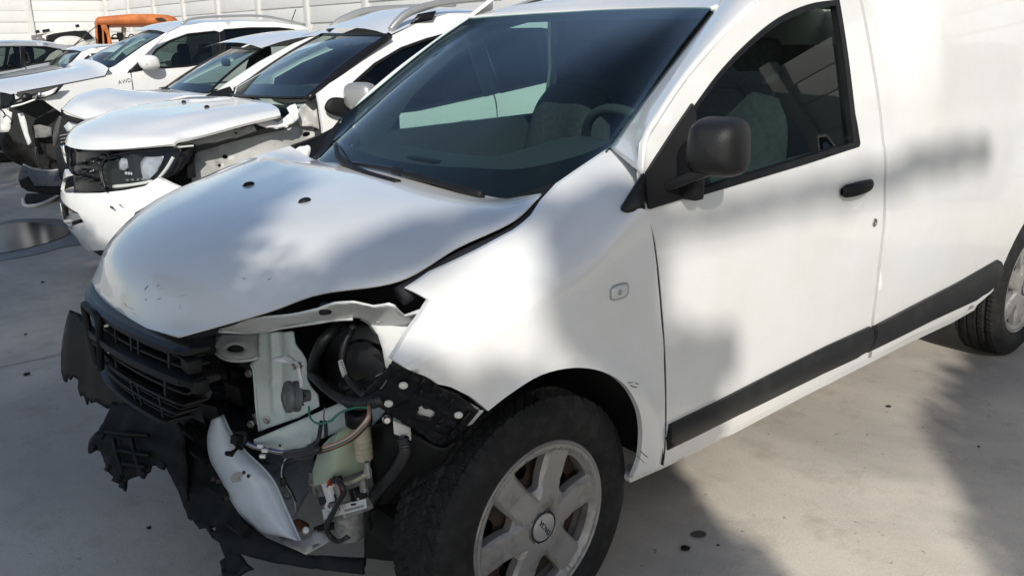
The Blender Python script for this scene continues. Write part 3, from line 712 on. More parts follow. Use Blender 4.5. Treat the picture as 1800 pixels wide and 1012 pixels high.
# ================================================================= WHEELS
RT_, RR_ = .312, .203
def make_wheel(center, steer, tread, cover_rot, detail=True, side_=1, first=False):
    """axis = outward normal; builds tyre, rim disc, cover under one wheel part"""
    c = np.array(center, float); ax = V(math.sin(-steer)*1, math.cos(steer), 0)*side_
    fx = V(math.cos(steer), math.sin(steer), 0); up = V(0, 0, 1)
    # tyre section: (radius, offset along axis), outer face positive
    sec = [(.196, -.070), (.215, -.080), (.25, -.086), (.28, -.083), (.298, -.074)]
    cols = np.linspace(-.066, .078, 26)
    nseg = 600 if detail else 96
    outer = [(.298, .086), (.28, .097), (.262, .1005), (.245, .101), (.222, .097), (.214, .0915), (.207, .088), (.200, .080), (.192, .070)]
    vs = []; fs = []; m = len(sec)+len(cols)+len(outer)
    for k in range(nseg):
        th = 2*math.pi*k/nseg; d = math.cos(th)*fx+math.sin(th)*up
        prof = list(sec)
        for w in cols:
            r = RT_-.9*abs(w)**2.2*1.1
            g = 0
            if tread == 'v':
                s = (th*RT_+abs(w)*1.05)/.0327; fr = s-math.floor(s)
                if fr < .22 and abs(w) > .008: g = 1
                s2 = (th*RT_*1.0+abs(w)*.9)/.0109; f2 = s2-math.floor(s2)
                if f2 < .25 and abs(w) > .012: g = max(g, .35)
                if abs(abs(w)-.030) < .004: g = 1
            else:
                for gw in (-.052, -.019, .019, .052):
                    if abs(w-gw) < .0042: g = 1
                s2 = (th*RT_+w*.5)/.0218; f2 = s2-math.floor(s2)
                if f2 < .16 and abs(w) > .03: g = max(g, .5)
            prof.append((r-(.0042 if tread == 'v' else .0065)*g, w))
        prof += outer
        for r, h in prof: vs.append(c+d*r+ax*h)
    for k in range(nseg):
        for i in range(m-1): fs.append((k*m+i, ((k+1) % nseg)*m+i, ((k+1) % nseg)*m+i+1, k*m+i+1))
    wh = mesh('tyre', vs, fs, M['rubber'], None, fix=True); sharp(wh, 32)
    root = bpy.data.objects.new('wheel', None); COL.objects.link(root); root.parent = van
    wh.parent = root
    lathe('rim', [(.19, -.07), (.185, .0), (.200, .078), (.207, .086), (.2035, .0905), (.198, .088), (.196, .080), (.188, .060), (.178, .0), (.176, -.07)], c, ax, M['alloy'], root, 72)
    # steel disc behind the cover with its ventilation holes
    a, b = fx, up
    holes = [[(.128*math.cos(t)+.021*math.cos(s), .128*math.sin(t)+.021*math.sin(s)) for s in np.linspace(0, 2*math.pi, 12, endpoint=False)] for t in np.arange(10)*math.pi/5+.2]
    circ = [(.182*math.cos(t), .182*math.sin(t)) for t in np.linspace(0, 2*math.pi, 48, endpoint=False)]
    panel('steel_disc', circ, lambda s, t: c+a*s+b*t+ax*(.030+.02*math.exp(-((math.hypot(s, t)-.075)/.03)**2)), M['rust'], root, holes, step=.03, flip=(side_ > 0))
    lathe('brake_drum', [(.0, .0), (.13, .0), (.135, -.05)], c+ax*.005, ax, M['dark'], root, 32)
    # cover
    wins = []
    for k in range(6):
        t0 = cover_rot+math.radians(30+60*k); q = []
        for r, hw, n in ((.092, 7.0, 3), (.174, 17.0, 7)):
            rng = np.linspace(-hw, hw, n); rng = rng if r < .1 else rng[::-1]
            for dg in rng: q.append((r*math.cos(t0+math.radians(dg)), r*math.sin(t0+math.radians(dg))))
        # round the corners
        Q = []
        for i in range(len(q)):
            p_, p0_, n_ = np.array(q[i-1]), np.array(q[i]), np.array(q[(i+1) % len(q)])
            e1, e2 = nrm(p_-p0_), nrm(n_-p0_)
            if np.dot(e1, e2) > -.8:
                rad = .008; A_, B_ = p0_+e1*rad, p0_+e2*rad
                for u_ in (0, .25, .5, .75, 1): Q.append(tuple((1-u_)**2*A_+2*u_*(1-u_)*p0_+u_*u_*B_))
            else: Q.append(tuple(p0_))
        wins.append(Q)
    circ = [(.197*math.cos(t), .197*math.sin(t)) for t in np.linspace(0, 2*math.pi, 72, endpoint=False)]
    def cov(s, t):
        r = math.hypot(s, t); th = math.atan2(t, s)-cover_rot; k = round(th/(math.pi/3)); dth = th-k*math.pi/3
        lat = abs(r*math.sin(dth)); h = itp(r, [0, .05, .08, .12, .16, .180, .188, .197], [.083, .083, .079, .072, .073, .079, .0885, .088])
        sp = min(1, max(0, (.038-lat)/.008))*min(1, max(0, (.183-r)/.02)) if r > .05 else 1
        ins = 0
        if .055 < r < .175 and lat < .012: ins = 0
        return c+a*s+b*t+ax*(h+.009*sp-.004*(1 if .036 < r < .041 else 0))
    cv = panel('wheel_cover', circ, cov, M['alloy'], root, wins, step=.0075 if detail else .012, rim=.020, rimdir=tuple(-ax), flip=(side_ > 0)); sharp(cv, 24)
    cap = lathe('centre_cap', [(.0, .0985), (.026, .0975), (.033, .0955), (.0355, .092), (.0355, .085)], c, ax, M['silver'], root, 36)
    lathe('cap_ring', [(.0345, .0935), (.0365, .0962), (.039, .0935)], c, ax, M['ink'], root, 36)
    if detail:
        tx = fx*.56+up*.82; ty = fx*.82-up*.56
        text_mesh('cap_lettering', 'DACIA', .017, c+ax*.0985, tx, ty, M['ink'], root, depth=.0006, bold=.0)
    return root
w_f = make_wheel((0, .728, .307), .05, 'v', math.radians(112))
w_r = make_wheel((-2.81, .735, .307), 0, 'c', math.radians(84))
w_f['label'] = 'scuffed silver six-spoke front wheel in black tyre'
make_wheel((-2.81, -.62, .307), 0, 'c', .3, False, -1)
make_wheel((.0, -.62, .307), 0, 'c', .3, False, -1)
# arch liners: dark half shells
def liner(cx, r, y0, y1, t0, t1, nm='arch_liner'):
    G = [[V(cx+r*math.cos(t), y, .33+r*math.sin(t)+.01*math.sin(t*14)) for t in np.linspace(t0, t1, 24)] for y in (y0, y0+(y1-y0)*.5, y1)]
    gmesh(nm, G, M['dark'], van)
liner(0, .385, .30, .855, math.radians(60), math.radians(178)); liner(-2.83, .43, .35, .855, .1, math.pi-.1)
mesh('arch_wall', [(.06, .42, .34), (-.5, .42, .40), (-.5, .42, .95), (.06, .42, .95)], [(0, 1, 2, 3)], M['dark'], van, False)
mesh('arch_wall', [(-2.2, .45, .36), (-3.4, .45, .36), (-3.4, .45, .95), (-2.2, .45, .95)], [(0, 1, 2, 3)], M['dark'], van, False)
# ================================================================= TORN-OPEN FRONT CORNER
def plane3(a, b, c): return (a, nrm(np.cross(b-a, c-a)))
def onp(pl): return lambda u, v, h=0: at(u, v, pl=(pl[0]+nrm(pl[1])*(h if np.dot(pl[1], CAM-pl[0]) > 0 else -h), pl[1]))
front = bpy.data.objects.new('front_end', None); COL.objects.link(front); front.parent = van
# dark radiator block, and a black sheet standing in for engine-bay shade
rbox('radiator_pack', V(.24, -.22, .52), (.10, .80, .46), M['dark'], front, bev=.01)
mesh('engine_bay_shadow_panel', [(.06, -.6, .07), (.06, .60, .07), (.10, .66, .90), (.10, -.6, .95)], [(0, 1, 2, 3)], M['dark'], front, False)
# upper lamp panel (white)
pU = plane3(at(400, 582, z=.775), at(620, 562, z=.835), at(737, 542, z=.885))
def offU(s, t): return .004*math.sin(s*25)*math.cos(t*18)
sheet('lamp_panel', [(384, 582), (435, 584), (464, 582), (500, 575), (555, 567), (588, 562), (612, 560), (632, 561), (648, 570), (660, 585), (700, 588), (728, 566), (738, 546), (725, 548), (712, 553), (703, 545), (694, 536), (683, 533), (655, 539), (621, 533), (587, 536), (559, 544), (536, 547), (463, 558), (420, 568)], pU, M['inner'], front, .0035, step=.012, off=offU, n=0)
fu = onp(pU)
tube('panel_lip', [fu(384, 582.5, .001), fu(435, 584.5, .001), fu(464, 582.5, .001), fu(500, 575.5, .001), fu(555, 567.5, .001), fu(588, 562.5, .001), fu(620, 560.5, .001)], .0032, M['inner'], front, 6)
for u, v in ((666, 568), (700, 558), (727, 556)):
    lathe('bolt', [(.0, .007), (.005, .007), (.0055, .002), (.009, .0015), (.009, 0)], fu(u, v, .001), pU[1] if pU[1][2] > 0 else -pU[1], M['steel'], front, 6)
lathe('rubber_stop', [(.0, .020), (.009, .019), (.012, .012), (.013, 0)], fu(572, 549, .0), (.1, .1, 1), M['black'], front, 16)
sheet('foam_pad', jitter([(592, 546), (606, 538), (630, 535), (640, 538), (632, 546), (610, 552), (598, 551)], 1.2, 3), (pU[0]+V(0, 0, .005), pU[1]), M['black'], front, .006, step=.01)
# inner wing, white, dropping from the lamp panel to the wheel arch
pW = (at(705, 590, y=.655), nrm(V(.55, .80, .10)))
sheet('inner_wing', [(633, 562), (650, 569), (664, 590), (672, 615), (677, 645), (684, 660), (690, 640), (716, 592), (745, 548), (738, 542), (712, 552), (690, 556)], pW, M['inner'], front, .003, step=.015, off=lambda a, b: .006*math.sin(a*40))
# vertical lamp bracket
pB = (at(492, 665, x=.385), nrm(V(.80, .58, .12)))
fB = frame_of(pB[1])
def offB(s, t):
    r = 0
    for c_, w_ in ((-.012, .009), (.020, .007)): r += .011*math.exp(-((s-c_)/w_)**2)*(1 if t > -.075 else max(0, 1+(t+.075)/.02))
    return r+.004*math.exp(-((t+.01)/.01)**2)
sheet('lamp_bracket', [(454, 583), (516, 582), (519, 604), (531, 620), (538, 632), (540, 665), (550, 683), (559, 694), (561, 714), (526, 733), (471, 752), (456, 758), (450, 720), (445, 652), (439, 640), (454, 629)], pB, M['mint'], front, .003, step=.008, off=offB)
fb = onp(pB)
tube('bracket_edge', [fb(441, 641, .002), fb(446, 655, .002), (fb(451, 720, .002)), fb(456, 757, .002)], .003, M['mint'], front, 6)
for u, v in ((469, 738), (437, 656), (441, 745)): lathe('bolt', [(.0, .008), (.0055, .008), (.006, .002), (.010, .0015), (.010, 0)], fb(u, v, .002), pB[1], M['steel'], front, 6)
pE = (at(415, 612, x=.44), nrm(V(.42, .40, .80)))
sheet('mounting_ear', [(379, 588), (415, 586), (453, 585), (454, 627), (441, 632), (413, 634), (392, 629), (380, 621)], pE, M['inner'], front, .004, holes=[[(415+16*math.cos(t), 615+7.5*math.sin(t)) for t in np.linspace(0, 2*math.pi, 20, endpoint=False)]], step=.012, off=lambda a, b: .010*math.exp(-(math.hypot(a, b+.004)/.03)**2))
fe = onp(pE)
tube('ear_rim', [fe(380, 621, .001), fe(392, 629, .001), fe(413, 634, .001), fe(441, 632, .001), fe(453, 627, .001)], .004, M['inner'], front, 6)
# horn and its bracket
hn = at(508, 697, x=.435); hax_ = nrm(V(.96, -.18, .16))
horn = lathe('horn', [(.0, .014), (.012, .0145), (.014, .012), (.027, .009), (.0335, .006), (.0345, .0), (.0335, -.004), (.030, -.006), (.030, -.010), (.0335, -.012), (.033, -.020), (.015, -.026), (.012, -.045), (0, -.046)], hn, hax_, M['silver'], front, 40)
horn.data.materials[0] = mat('horn_grey', (.16, .165, .165), .5, .2, 0, (40, (.1, .1, .1), .5, .7))
sheet('horn_bracket', [(474, 631), (490, 626), (506, 622), (514, 628), (524, 636), (520, 639), (505, 637), (490, 635)], (at(500, 630, x=.425), nrm(V(.35, .35, .85))), M['inner'], front, .003, step=.01)
sheet('horn_bracket', [(519, 636), (525, 637), (528, 650), (533, 678), (530, 683), (527, 681), (523, 655)], (at(525, 655, x=.425), nrm(V(.7, .7, .1))), M['inner'], front, .004, step=.01)
for u, v in ((517, 644), (528, 641)): lathe('bolt', [(.0, .008), (.005, .008), (.0055, .002), (.008, .0)], at(u, v, x=.43), (.8, .5, .1), M['steel'], front, 6)
sheet('horn_clip', jitter([(524, 686), (532, 690), (537, 697), (530, 704), (533, 712), (525, 716), (521, 700)], 1, 5), (at(528, 700, x=.42), nrm(V(.6, .7, .2))), M['rust'], front, .006, step=.008)
# lower rail end plate (mint) with pressed bosses
pR = (at(540, 752, x=.36), nrm(V(.62, .74, .24)))
fr_ = frame_of(pR[1] if np.dot(pR[1], CAM-pR[0]) > 0 else -pR[1])
def boss(u, v):
    w = at(u, v, pl=pR)-pR[0]; return (np.dot(w, fr_[0]), np.dot(w, fr_[1]))
B1, B2, B3 = boss(493, 781), boss(528, 776), boss(562, 758)
def offR(s, t):
    r = 0
    for b_, R_, h_ in ((B1, .016, .006), (B2, .017, .004), (B3, .018, .005)):
        d = math.hypot(s-b_[0], t-b_[1]); r += h_/(1+math.exp((d-R_)/.0016))
    return r
sheet('rail_end_plate', [(446, 772), (520, 741), (603, 705), (640, 712), (652, 700), (678, 690), (690, 706), (668, 735), (645, 757), (609, 754), (554, 774), (537, 785), (498, 792), (470, 786), (446, 782)], pR, M['mint'], front, .004, step=.008, off=offR, holes=[[(493+2.6*math.cos(t), 782+2.6*math.sin(t)) for t in np.linspace(0, 6.28, 8, endpoint=False)]])
sheet('rail_flange', [(443, 728), (449, 726), (453, 756), (455, 766), (447, 772), (444, 760)], (at(448, 750, x=.375), nrm(V(.8, .5, .1))), M['mint'], front, .004, step=.02)
sheet('chassis_rail', [(428, 792), (500, 786), (537, 782), (552, 776), (552, 850), (538, 872), (520, 905), (505, 912), (470, 850), (440, 815)], (at(505, 840, x=.34), nrm(V(.62, .76, .15))), mat('rail_paint', (.16, .18, .21), .5, 0, .2, (12, (.09, .10, .12), .4, .7)), front, .004, step=.012, off=lambda a, b: .008*math.exp(-((a-.02)/.012)**2), holes=[[(504+5*math.cos(t), 871+5*math.sin(t)) for t in np.linspace(0, 6.28, 10, endpoint=False)]])
# bumper beam end: domed steel shell
pS = (at(445, 845, x=.49), nrm(V(.72, .52, .42)))
fS = onp(pS)
Lp = [(371, 738), (364, 769), (368, 805), (385, 838), (404, 877), (429, 913), (459, 935), (490, 942)]
Rp = [(391, 729), (409, 766), (432, 794), (462, 822), (482, 847), (499, 885), (515, 921), (527, 949)]
rows = []
for t, h in ((0, -.030), (.10, -.004), (.30, .016), (.55, .026), (.80, .022), (.96, .012), (1, .004)):
    rows.append([fS(l[0]*(1-t)+r[0]*t, l[1]*(1-t)+r[1]*t, h+.012*math.exp(-((k-2.7)/.9)**2)*math.sin(math.pi*t)) for k, (l, r) in enumerate(zip(Lp, Rp))])
beam = patch('bumper_beam', rows, M['primer'], front, 6, 6, .003)
tube('beam_flange', [fS(r[0], r[1], .006) for r in Rp], .0035, M['primer'], front, 6)
for u, v in ((429, 830), (437, 836)): lathe('beam_hole', [(.0045, .001), (.0, .0012)], fS(u, v, .036), pS[1], M['ink'], beam, 12)
sheet('beam_scrape', jitter([(405, 838), (413, 830), (424, 829), (426, 836), (418, 840), (421, 846), (410, 847)], 1.5, 8), (pS[0]+nrm(pS[1])*.0365, pS[1]), mat('scraped_primer', (.30, .28, .26), .7), beam, 0, step=.01)
for u, v in ((375, 842), (384, 846), (393, 871), (399, 876)):
    lathe('spot_weld_tab', [(.006, .004), (.004, .006), (0, .006)], fS(u, v, -.012), (.2, .5, .4), M['rust'], beam, 7)
sheet('beam_stay', [(490, 942), (512, 938), (532, 946), (556, 930), (577, 938), (580, 950), (536, 974), (520, 966), (500, 962)], (at(535, 955, x=.42), nrm(V(.35, .4, .8))), M['inner'], front, .004, step=.015, holes=[[(548, 957), (559, 953), (562, 957), (551, 962)]])
lathe('amber_bulb_holder', [(.0, .018), (.008, .016), (.013, .008), (.014, -.01), (.012, -.03)], at(524, 922, x=.43), (.6, .3, .6), M['amber'], front, 18)
lathe('bulb', [(.0, .018), (.007, .014), (.009, .0), (.007, -.01)], at(537, 932, x=.43), (.2, .6, .5), M['clearplastic'], front, 16)
# --- steering pump with reservoir
pump = bpy.data.objects.new('steering_pump', None); COL.objects.link(pump); pump.parent = van
PX = .36
def PP(u, v, d=0): return at(u, v, x=PX)+nrm(V(.65, .74, .2))*d
ex = nrm(PP(640, 868)-PP(560, 884)); ez = nrm(V(0, 0, 1)-.0*ex); ez = nrm(ez-np.dot(ez, ex)*ex); ey = nrm(np.cross(ez, ex))
if np.dot(ey, CAM-PP(600, 850)) < 0: ey = -ey
def prm(name, u, v, w, d, h, m, bev=.008, dd=0, par=None, ax=None):
    return rbox(name, PP(u, v, dd), (w, d, h), m, par or pump, axes=ax or [ex, ey, ez], bev=bev, seg=3)
prm('pump_body', 601, 858, .118, .09, .070, M['castal'], .008, -.03)
prm('control_unit', 607, 893, .112, .075, .045, M['castal'], .006, -.015)
prm('unit_lid', 598, 872, .10, .072, .02, M['blackgloss'], .004, -.012)
lathe('pump_motor', [(.0, -.05), (.024, -.048), (.033, -.040), (.034, .03), (.03, .04)], PP(612, 915, -.01), (0, 0, 1), M['castal'], pump, 32)
# reservoir: loft of rounded-square rings, leaning top
G = []
for vv, hw, hd, cu in ((842, 54, .050, 597), (831, 57, .053, 597), (815, 57, .053, 597), (797, 55, .051, 598), (779, 51, .047, 601), (769, 46, .043, 605), (760, 40, .036, 610), (754, 31, .028, 616), (750, 19, .017, 620), (749, 1, .001, 620)):
    ring = []; c0 = PP(cu, vv, -.02)
    for i in range(44):
        t = 2*math.pi*i/44; ca, sa = math.cos(t), math.sin(t); e = .42
        ring.append(c0+ex*(hw/800*math.copysign(abs(ca)**e, ca))+ey*(hd*math.copysign(abs(sa)**e, sa))+ez*(.010*(ca if vv < 800 else 0)*(hw/50)))
    G.append(ring)
res = gmesh('reservoir', G, M['reservoir'], pump, closed=True)
tube('reservoir_seam', [PP(552, 843, .03), PP(575, 847, .032), PP(600, 842, .032), PP(625, 838, .03), PP(646, 828, .02)], .0042, M['reservoir2'], res, 8)
lathe('filler_neck', [(.019, -.045), (.0195, -.01), (.0185, .02), (.017, .032), (.02, .034)], PP(632, 778, -.03), (.02, .0, 1), M['reservoir2'], pump, 28)
for k in range(3): tube('neck_thread', [PP(632, 778, -.03)+V(0, 0, -.03+.012*k+.002*math.sin(t))+.0195*V(math.cos(t), math.sin(t), 0) for t in np.linspace(0, 6.28, 18, endpoint=False)], .0014, M['reservoir2'], pump, 5, 1, closed=True)
lathe('reservoir_cap', [(.0, .010), (.012, .012), (.013, .016), (.022, .0165), (.0275, .013), (.0285, .008), (.0285, -.012), (.026, -.016), (.018, -.017)], PP(627, 737, -.02), (.03, .0, 1), M['blackgloss'], pump, 36)
for u, v in ((549, 836), (647, 820), (553, 850), (640, 845)): lathe('pump_bolt', [(.0, .014), (.006, .014), (.0065, .0), (.009, -.004), (.009, -.02)], PP(u, v, .008), (0, 0, 1), M['castal'], pump, 8)
# maker's label
_lp = (PP(607, 893, -.015)+ey*.0392, ey)
l0, l1, l2, l3 = [at(u, v, pl=_lp) for u, v in ((566, 895), (643, 876), (645, 892), (569, 913))]
lab = mesh('maker_label', [l0, l1, l2, l3], [(3, 2, 1, 0)], M['label'], pump, False)
lx = nrm(l1-l0); ly = nrm(l0-l3); lc = lambda s, t: l0*(1-s)*(1-t)+l1*s*(1-t)+l2*s*t+l3*(1-s)*t+ey*.0008
text_mesh('label_lettering', 'RENAULT', .0066, lc(.74, .28), lx, ly, M['ink'], lab, depth=.0002, bold=.0002)
lathe('label_emblem', [(.0018, .0), (.0, .0004)], lc(.50, .33), ey, M['ink'], lab, 4)
for k in range(26):
    s = .52+.44*k/26; rbox('bar', lc(s, .68), (.0006+.0007*((k*7) % 3)/2, .0003, .0052), M['ink'], lab, axes=[lx, ey, ly], bev=0)
for k in range(5):
    rbox('print_line', lc(.18-.01*(k % 2), .15+.17*k), (.024-.005*(k % 3), .0003, .0012), M['ink'], lab, axes=[lx, ey, ly], bev=0)
rbox('print_block', lc(.42, .35), (.006, .0003, .007), M['bluewire'], lab, axes=[lx, ey, ly], bev=0)
# white plug with red latch and the red/black leads looping down
plug = prm('white_connector', 590, 852, .034, .03, .048, M['whiteplastic'], .003, .03)
prm('connector_ridge', 590, 842, .038, .026, .010, M['whiteplastic'], .002, .034, plug)
prm('red_latch', 580, 850, .010, .014, .022, M['redwire'], .002, .038, plug)
tube('connector_loop', [PP(586, 868, .045), PP(583, 876, .05), PP(590, 882, .05), PP(602, 878, .05), PP(605, 868, .045)], .0038, M['whiteplastic'], plug, 8)
tube('red_lead', [PP(586, 842, .05), PP(591, 829, .06), PP(601, 826, .065), PP(610, 834, .065), PP(613, 850, .062), PP(606, 868, .06), PP(596, 885, .06)], .0036, M['redwire'], pump, 8)
tube('red_lead', [PP(588, 843, .046), PP(595, 834, .055), PP(602, 832, .058), PP(608, 842, .058), PP(609, 856, .055), PP(602, 872, .056)], .003, M['redwire'], pump, 8)
tube('black_lead', [PP(600, 824, .062), PP(612, 832, .07), PP(616, 848, .068), PP(606, 866, .066), PP(596, 885, .066), PP(586, 905, .06), PP(588, 925, .05), PP(600, 938, .04), PP(616, 936, .02)], .0062, M['cable'], pump, 10)
prm('lead_clamp', 603, 827, .02, .02, .012, M['blackgloss'], .003, .06)
prm('black_socket', 631, 864, .026, .03, .028, M['blackgloss'], .003, .01)
prm('socket_tag', 633, 869, .012, .002, .004, M['whiteplastic'], 0, .027)
prm('pump_cradle', 600, 925, .15, .10, .012, M['dark'], .004, -.04)
# --- air duct drum and hoses in the cavity
lathe('air_duct_drum', [(.0, .02), (.055, .018), (.062, .01), (.095, .006), (.102, -.01), (.10, -.10)], at(640, 640, x=.20), nrm(V(.70, .60, .25)), M['blackgloss'], front, 40)
hz = lambda u, v, x=.33: at(u, v, x=x)
tube('coolant_hose', [hz(600, 570, .26), hz(587, 580, .30), hz(566, 602), hz(551, 635), hz(549, 655), hz(560, 668, .34), hz(587, 691, .35), hz(612, 705, .36)], .0125, M['cable'], front, 12)
tube('corrugated_sleeve', [hz(612, 705, .36), hz(632, 709, .365), hz(655, 706, .37), hz(672, 700, .36)], .014, M['cable'], front, 12, 6, ribs=.006)
tube('coolant_hose', [hz(622, 572, .27), hz(606, 604, .30), hz(602, 635, .31), hz(606, 655, .32), hz(618, 673, .34), hz(640, 695, .36)], .0085, M['cable'], front, 10)
tube('vent_pipe', [hz(690, 655, .28), hz(655, 665, .30), hz(625, 675, .32), hz(600, 690, .34)], .006, M['cable'], front, 8)
tube('vent_pipe', [hz(680, 668, .26), hz(640, 676, .29), hz(600, 676, .3)], .008, M['cable'], front, 8)
sheet('hose_tag', [(594, 634), (602, 631), (607, 646), (611, 659), (602, 663), (597, 648)], (at(602, 648, x=.335), nrm(V(.6, .7, .2))), M['label'], front, .001, step=.02)
for k in range(6): tube('tag_print', [at(597+k*2.0, 637+k*4.0, x=.338), at(602+k*1.4, 636+k*4.2, x=.338)], .0006, M['ink'], front, 4, 1)
# --- wiring
def wire(nm, px, m, r=.0022, x=.44, jit=0, sd=0):
    rr = random.Random(sd); P = [at(u+rr.uniform(-jit, jit), v+rr.uniform(-jit, jit), x=(q[0] if q else x)) for (u, v, *q) in px]
    return tube(nm, P, r, M[m], front, 6)
main = [(649, 715, .42), (646, 738, .45), (623, 764, .46), (595, 780, .46), (554, 793, .46), (515, 798, .45), (482, 793, .45), (443, 783, .47), (424, 770, .49)]
for k, cname in enumerate(('orangewire', 'whitewire', 'greywire', 'greenwire', 'orangewire', 'cable')):
    wire('loom_wire', [(u+(k-2)*.8, v+(k-2.5)*1.5, x) for u, v, x in main[:6]], cname, .0021, jit=.7, sd=k)
for k, cname in enumerate(('bluewire', 'whitewire', 'cable', 'greywire')):
    wire('loom_wire', [(u, v+(k-1.5)*2.2, x) for u, v, x in main[5:]], cname, .0022, jit=1.2, sd=20+k)
wire('taped_loom', [(560, 789, .47), (535, 795, .465), (512, 798, .46), (500, 800, .46)], 'cable', .0075)
wire('taped_loom', [(552, 790, .465), (545, 800, .46), (530, 803, .46), (512, 799, .46)], 'cable', .006)
wire('loom_wire', [(515, 797, .46), (499, 811), (496, 838), (510, 863, .42), (518, 880, .42), (519, 900, .42)], 'whitewire', .0018)
wire('loom_wire', [(517, 797, .46), (501, 812), (498, 838), (512, 862, .42), (521, 882, .42)], 'cable', .0024)
rbox('wire_clip', at(498, 846, x=.44), (.014, .012, .018), M['cable'], front, bev=.002)
wire('loom_wire', [(540, 800, .44), (500, 812, .44), (470, 815, .45), (455, 800, .46)], 'cable', .003)
wire('loom_wire', [(520, 806, .43), (492, 825, .42), (474, 836, .42)], 'cable', .005)
wire('green_lead', [(543, 714, .43), (545, 733, .44), (559, 744, .44), (581, 739, .42), (598, 725, .4), (625, 716, .39), (645, 716, .4)], 'greenwire', .0022)
wire('loom_wire', [(571, 716, .4), (569, 735, .41), (575, 742, .41), (586, 738, .4)], 'greywire', .0018)
wire('cable_strap', [(565, 740, .43), (560, 770, .45), (551, 792, .46)], 'cable', .0045)
wire('cable_strap', [(572, 740, .42), (573, 756, .42), (573, 766, .42)], 'cable', .004)
for (u, v, s, r_) in ((418, 771, .026, .4), (411, 795, .030, -.5)):
    a_ = nrm(V(math.cos(r_), .4, math.sin(r_)*.6)); A_ = frame_of(a_)
    cn = rbox('bulb_socket', at(u, v, x=.51), (s*.8, s*.8, s*1.1), M['black'], front, axes=[A_[0], A_[1], A_[2]], bev=.004)
    lathe('socket_ring', [(.013, -.006), (.016, -.004), (.016, .004), (.012, .006)], at(u, v, x=.51)-A_[2]*.012, A_[2], M['blackgloss'], front, 16)
lathe('bulb', [(.0, .016), (.005, .013), (.007, .0), (.006, -.01)], at(398, 802, x=.515), (.7, -.4, -.2), M['clearplastic'], front, 14)
for u, v in ((462, 801), (466, 791), (458, 783)): rbox('crimp_connector', at(u, v, x=.465), (.008, .008, .014), M['whiteplastic'], front, axes=[V(0, 0, 1), nrm(V(1, 1, 0)), nrm(V(-1, 1, 0))], bev=.001)
# --- black bumper bracket bolted under the fender
b0, b1, b2 = FEND.P(689, 634), FEND.P(846, 722), at(690, 731, y=.755)
pK = plane3(b0+V(0, -.004, 0), b1+V(0, -.004, 0), b2)
holesK = [[(735, 714), (741, 711), (762, 720), (765, 725), (760, 736), (755, 738), (736, 730), (733, 726)], [(782, 729), (785, 732), (770, 747), (767, 746)], [(679, 666), (684, 667), (668, 689), (663, 688)]]
aK = frame_of(pK[1] if np.dot(pK[1], CAM-pK[0]) > 0 else -pK[1])
dirk = nrm(np.array([np.dot(b1-b0, aK[0]), np.dot(b1-b0, aK[1])])); perk = np.array([-dirk[1], dirk[0]])
def offK(s, t):
    a = s*dirk[0]+t*dirk[1]; b = s*perk[0]+t*perk[1]
    r = .004*(1 if math.sin(a*95+.6) > .2 else 0)*(1 if abs(math.sin(b*60)) > .35 else 0)
    return r+.003*(1 if math.sin(b*80) > .5 else 0)
sheet('bumper_bracket', [(692, 637), (720, 652), (724, 648), (735, 656), (748, 666), (757, 664), (770, 680), (790, 688), (805, 694), (822, 708), (842, 722), (826, 742), (806, 763), (785, 785), (770, 780), (740, 760), (715, 745), (689, 731), (663, 708), (644, 686), (660, 668)], pK, M['blackgloss'], fen, .007, holes=holesK, step=.0055, off=offK)
fk = onp(pK)
for u, v in ((709, 676), (683, 708), (806, 728)):
    lathe('rivet', [(.0, .006), (.0026, .0058), (.003, .0048), (.0078, .004), (.0086, .003), (.0086, .0)], fk(u, v, .005), aK[2], M['whiteplastic'], fen, 24)
for q in ([(720, 668), (729, 652)], [(736, 680), (746, 664)], [(757, 690), (766, 676)], [(770, 702), (776, 690)], [(790, 716), (797, 700)], [(700, 655), (707, 661)], [(800, 752), (826, 724)], [(797, 756), (822, 730)], [(735, 697), (742, 684)], [(786, 770), (800, 754)]):
    tube('bracket_rib', [fk(*q[0], .008), fk(*q[1], .008)], .0022, M['blackgloss'], fen, 5, 1)
sheet('fender_flange', [(660, 662), (700, 640), (850, 722), (830, 745), (785, 765), (700, 735), (655, 690)], (pK[0]-aK[2]*.009, pK[1]), M['white'], fen, .002, step=.05)
rbox('white_clip', at(707, 753, y=.735), (.05, .03, .022), M['whiteplastic'], fen, axes=[nrm(at(732, 760, y=.73)-at(688, 742, y=.73)), V(0, 0, 1), nrm(V(.5, .8, 0))], bev=.003)
lathe('clip_screw', [(.0, .01), (.006, .01), (.007, 0), (.010, -.002)], at(680, 737, y=.72), (.4, .8, .2), M['steel'], fen, 12)
# --- torn wheel-arch liner with corrugated loom
def LN(u, v, y): return at(u, v, y=y)
rowsL = [[LN(655, 745, .60), LN(690, 742, .70), LN(730, 762, .74), LN(775, 785, .78), LN(800, 775, .80)], [LN(650, 790, .58), LN(680, 790, .68), LN(715, 800, .72), LN(750, 812, .74), LN(775, 812, .76)], [LN(655, 840, .55), LN(672, 842, .63), LN(700, 848, .66), LN(722, 846, .68), LN(745, 838, .70)], [LN(650, 880, .52), LN(668, 885, .58), LN(685, 880, .60), LN(700, 862, .62), LN(716, 852, .63)]]
patch('torn_arch_liner', rowsL, M['black'], fen, 5, 5, .004)
rowsL2 = [[LN(640, 840, .50), LN(700, 850, .56), LN(760, 800, .62)], [LN(640, 920, .45), LN(700, 920, .50), LN(740, 880, .55)], [LN(640, 980, .42), LN(700, 985, .45), LN(740, 970, .5)]]
patch('splash_shield', rowsL2, M['dark'], fen, 5, 5)
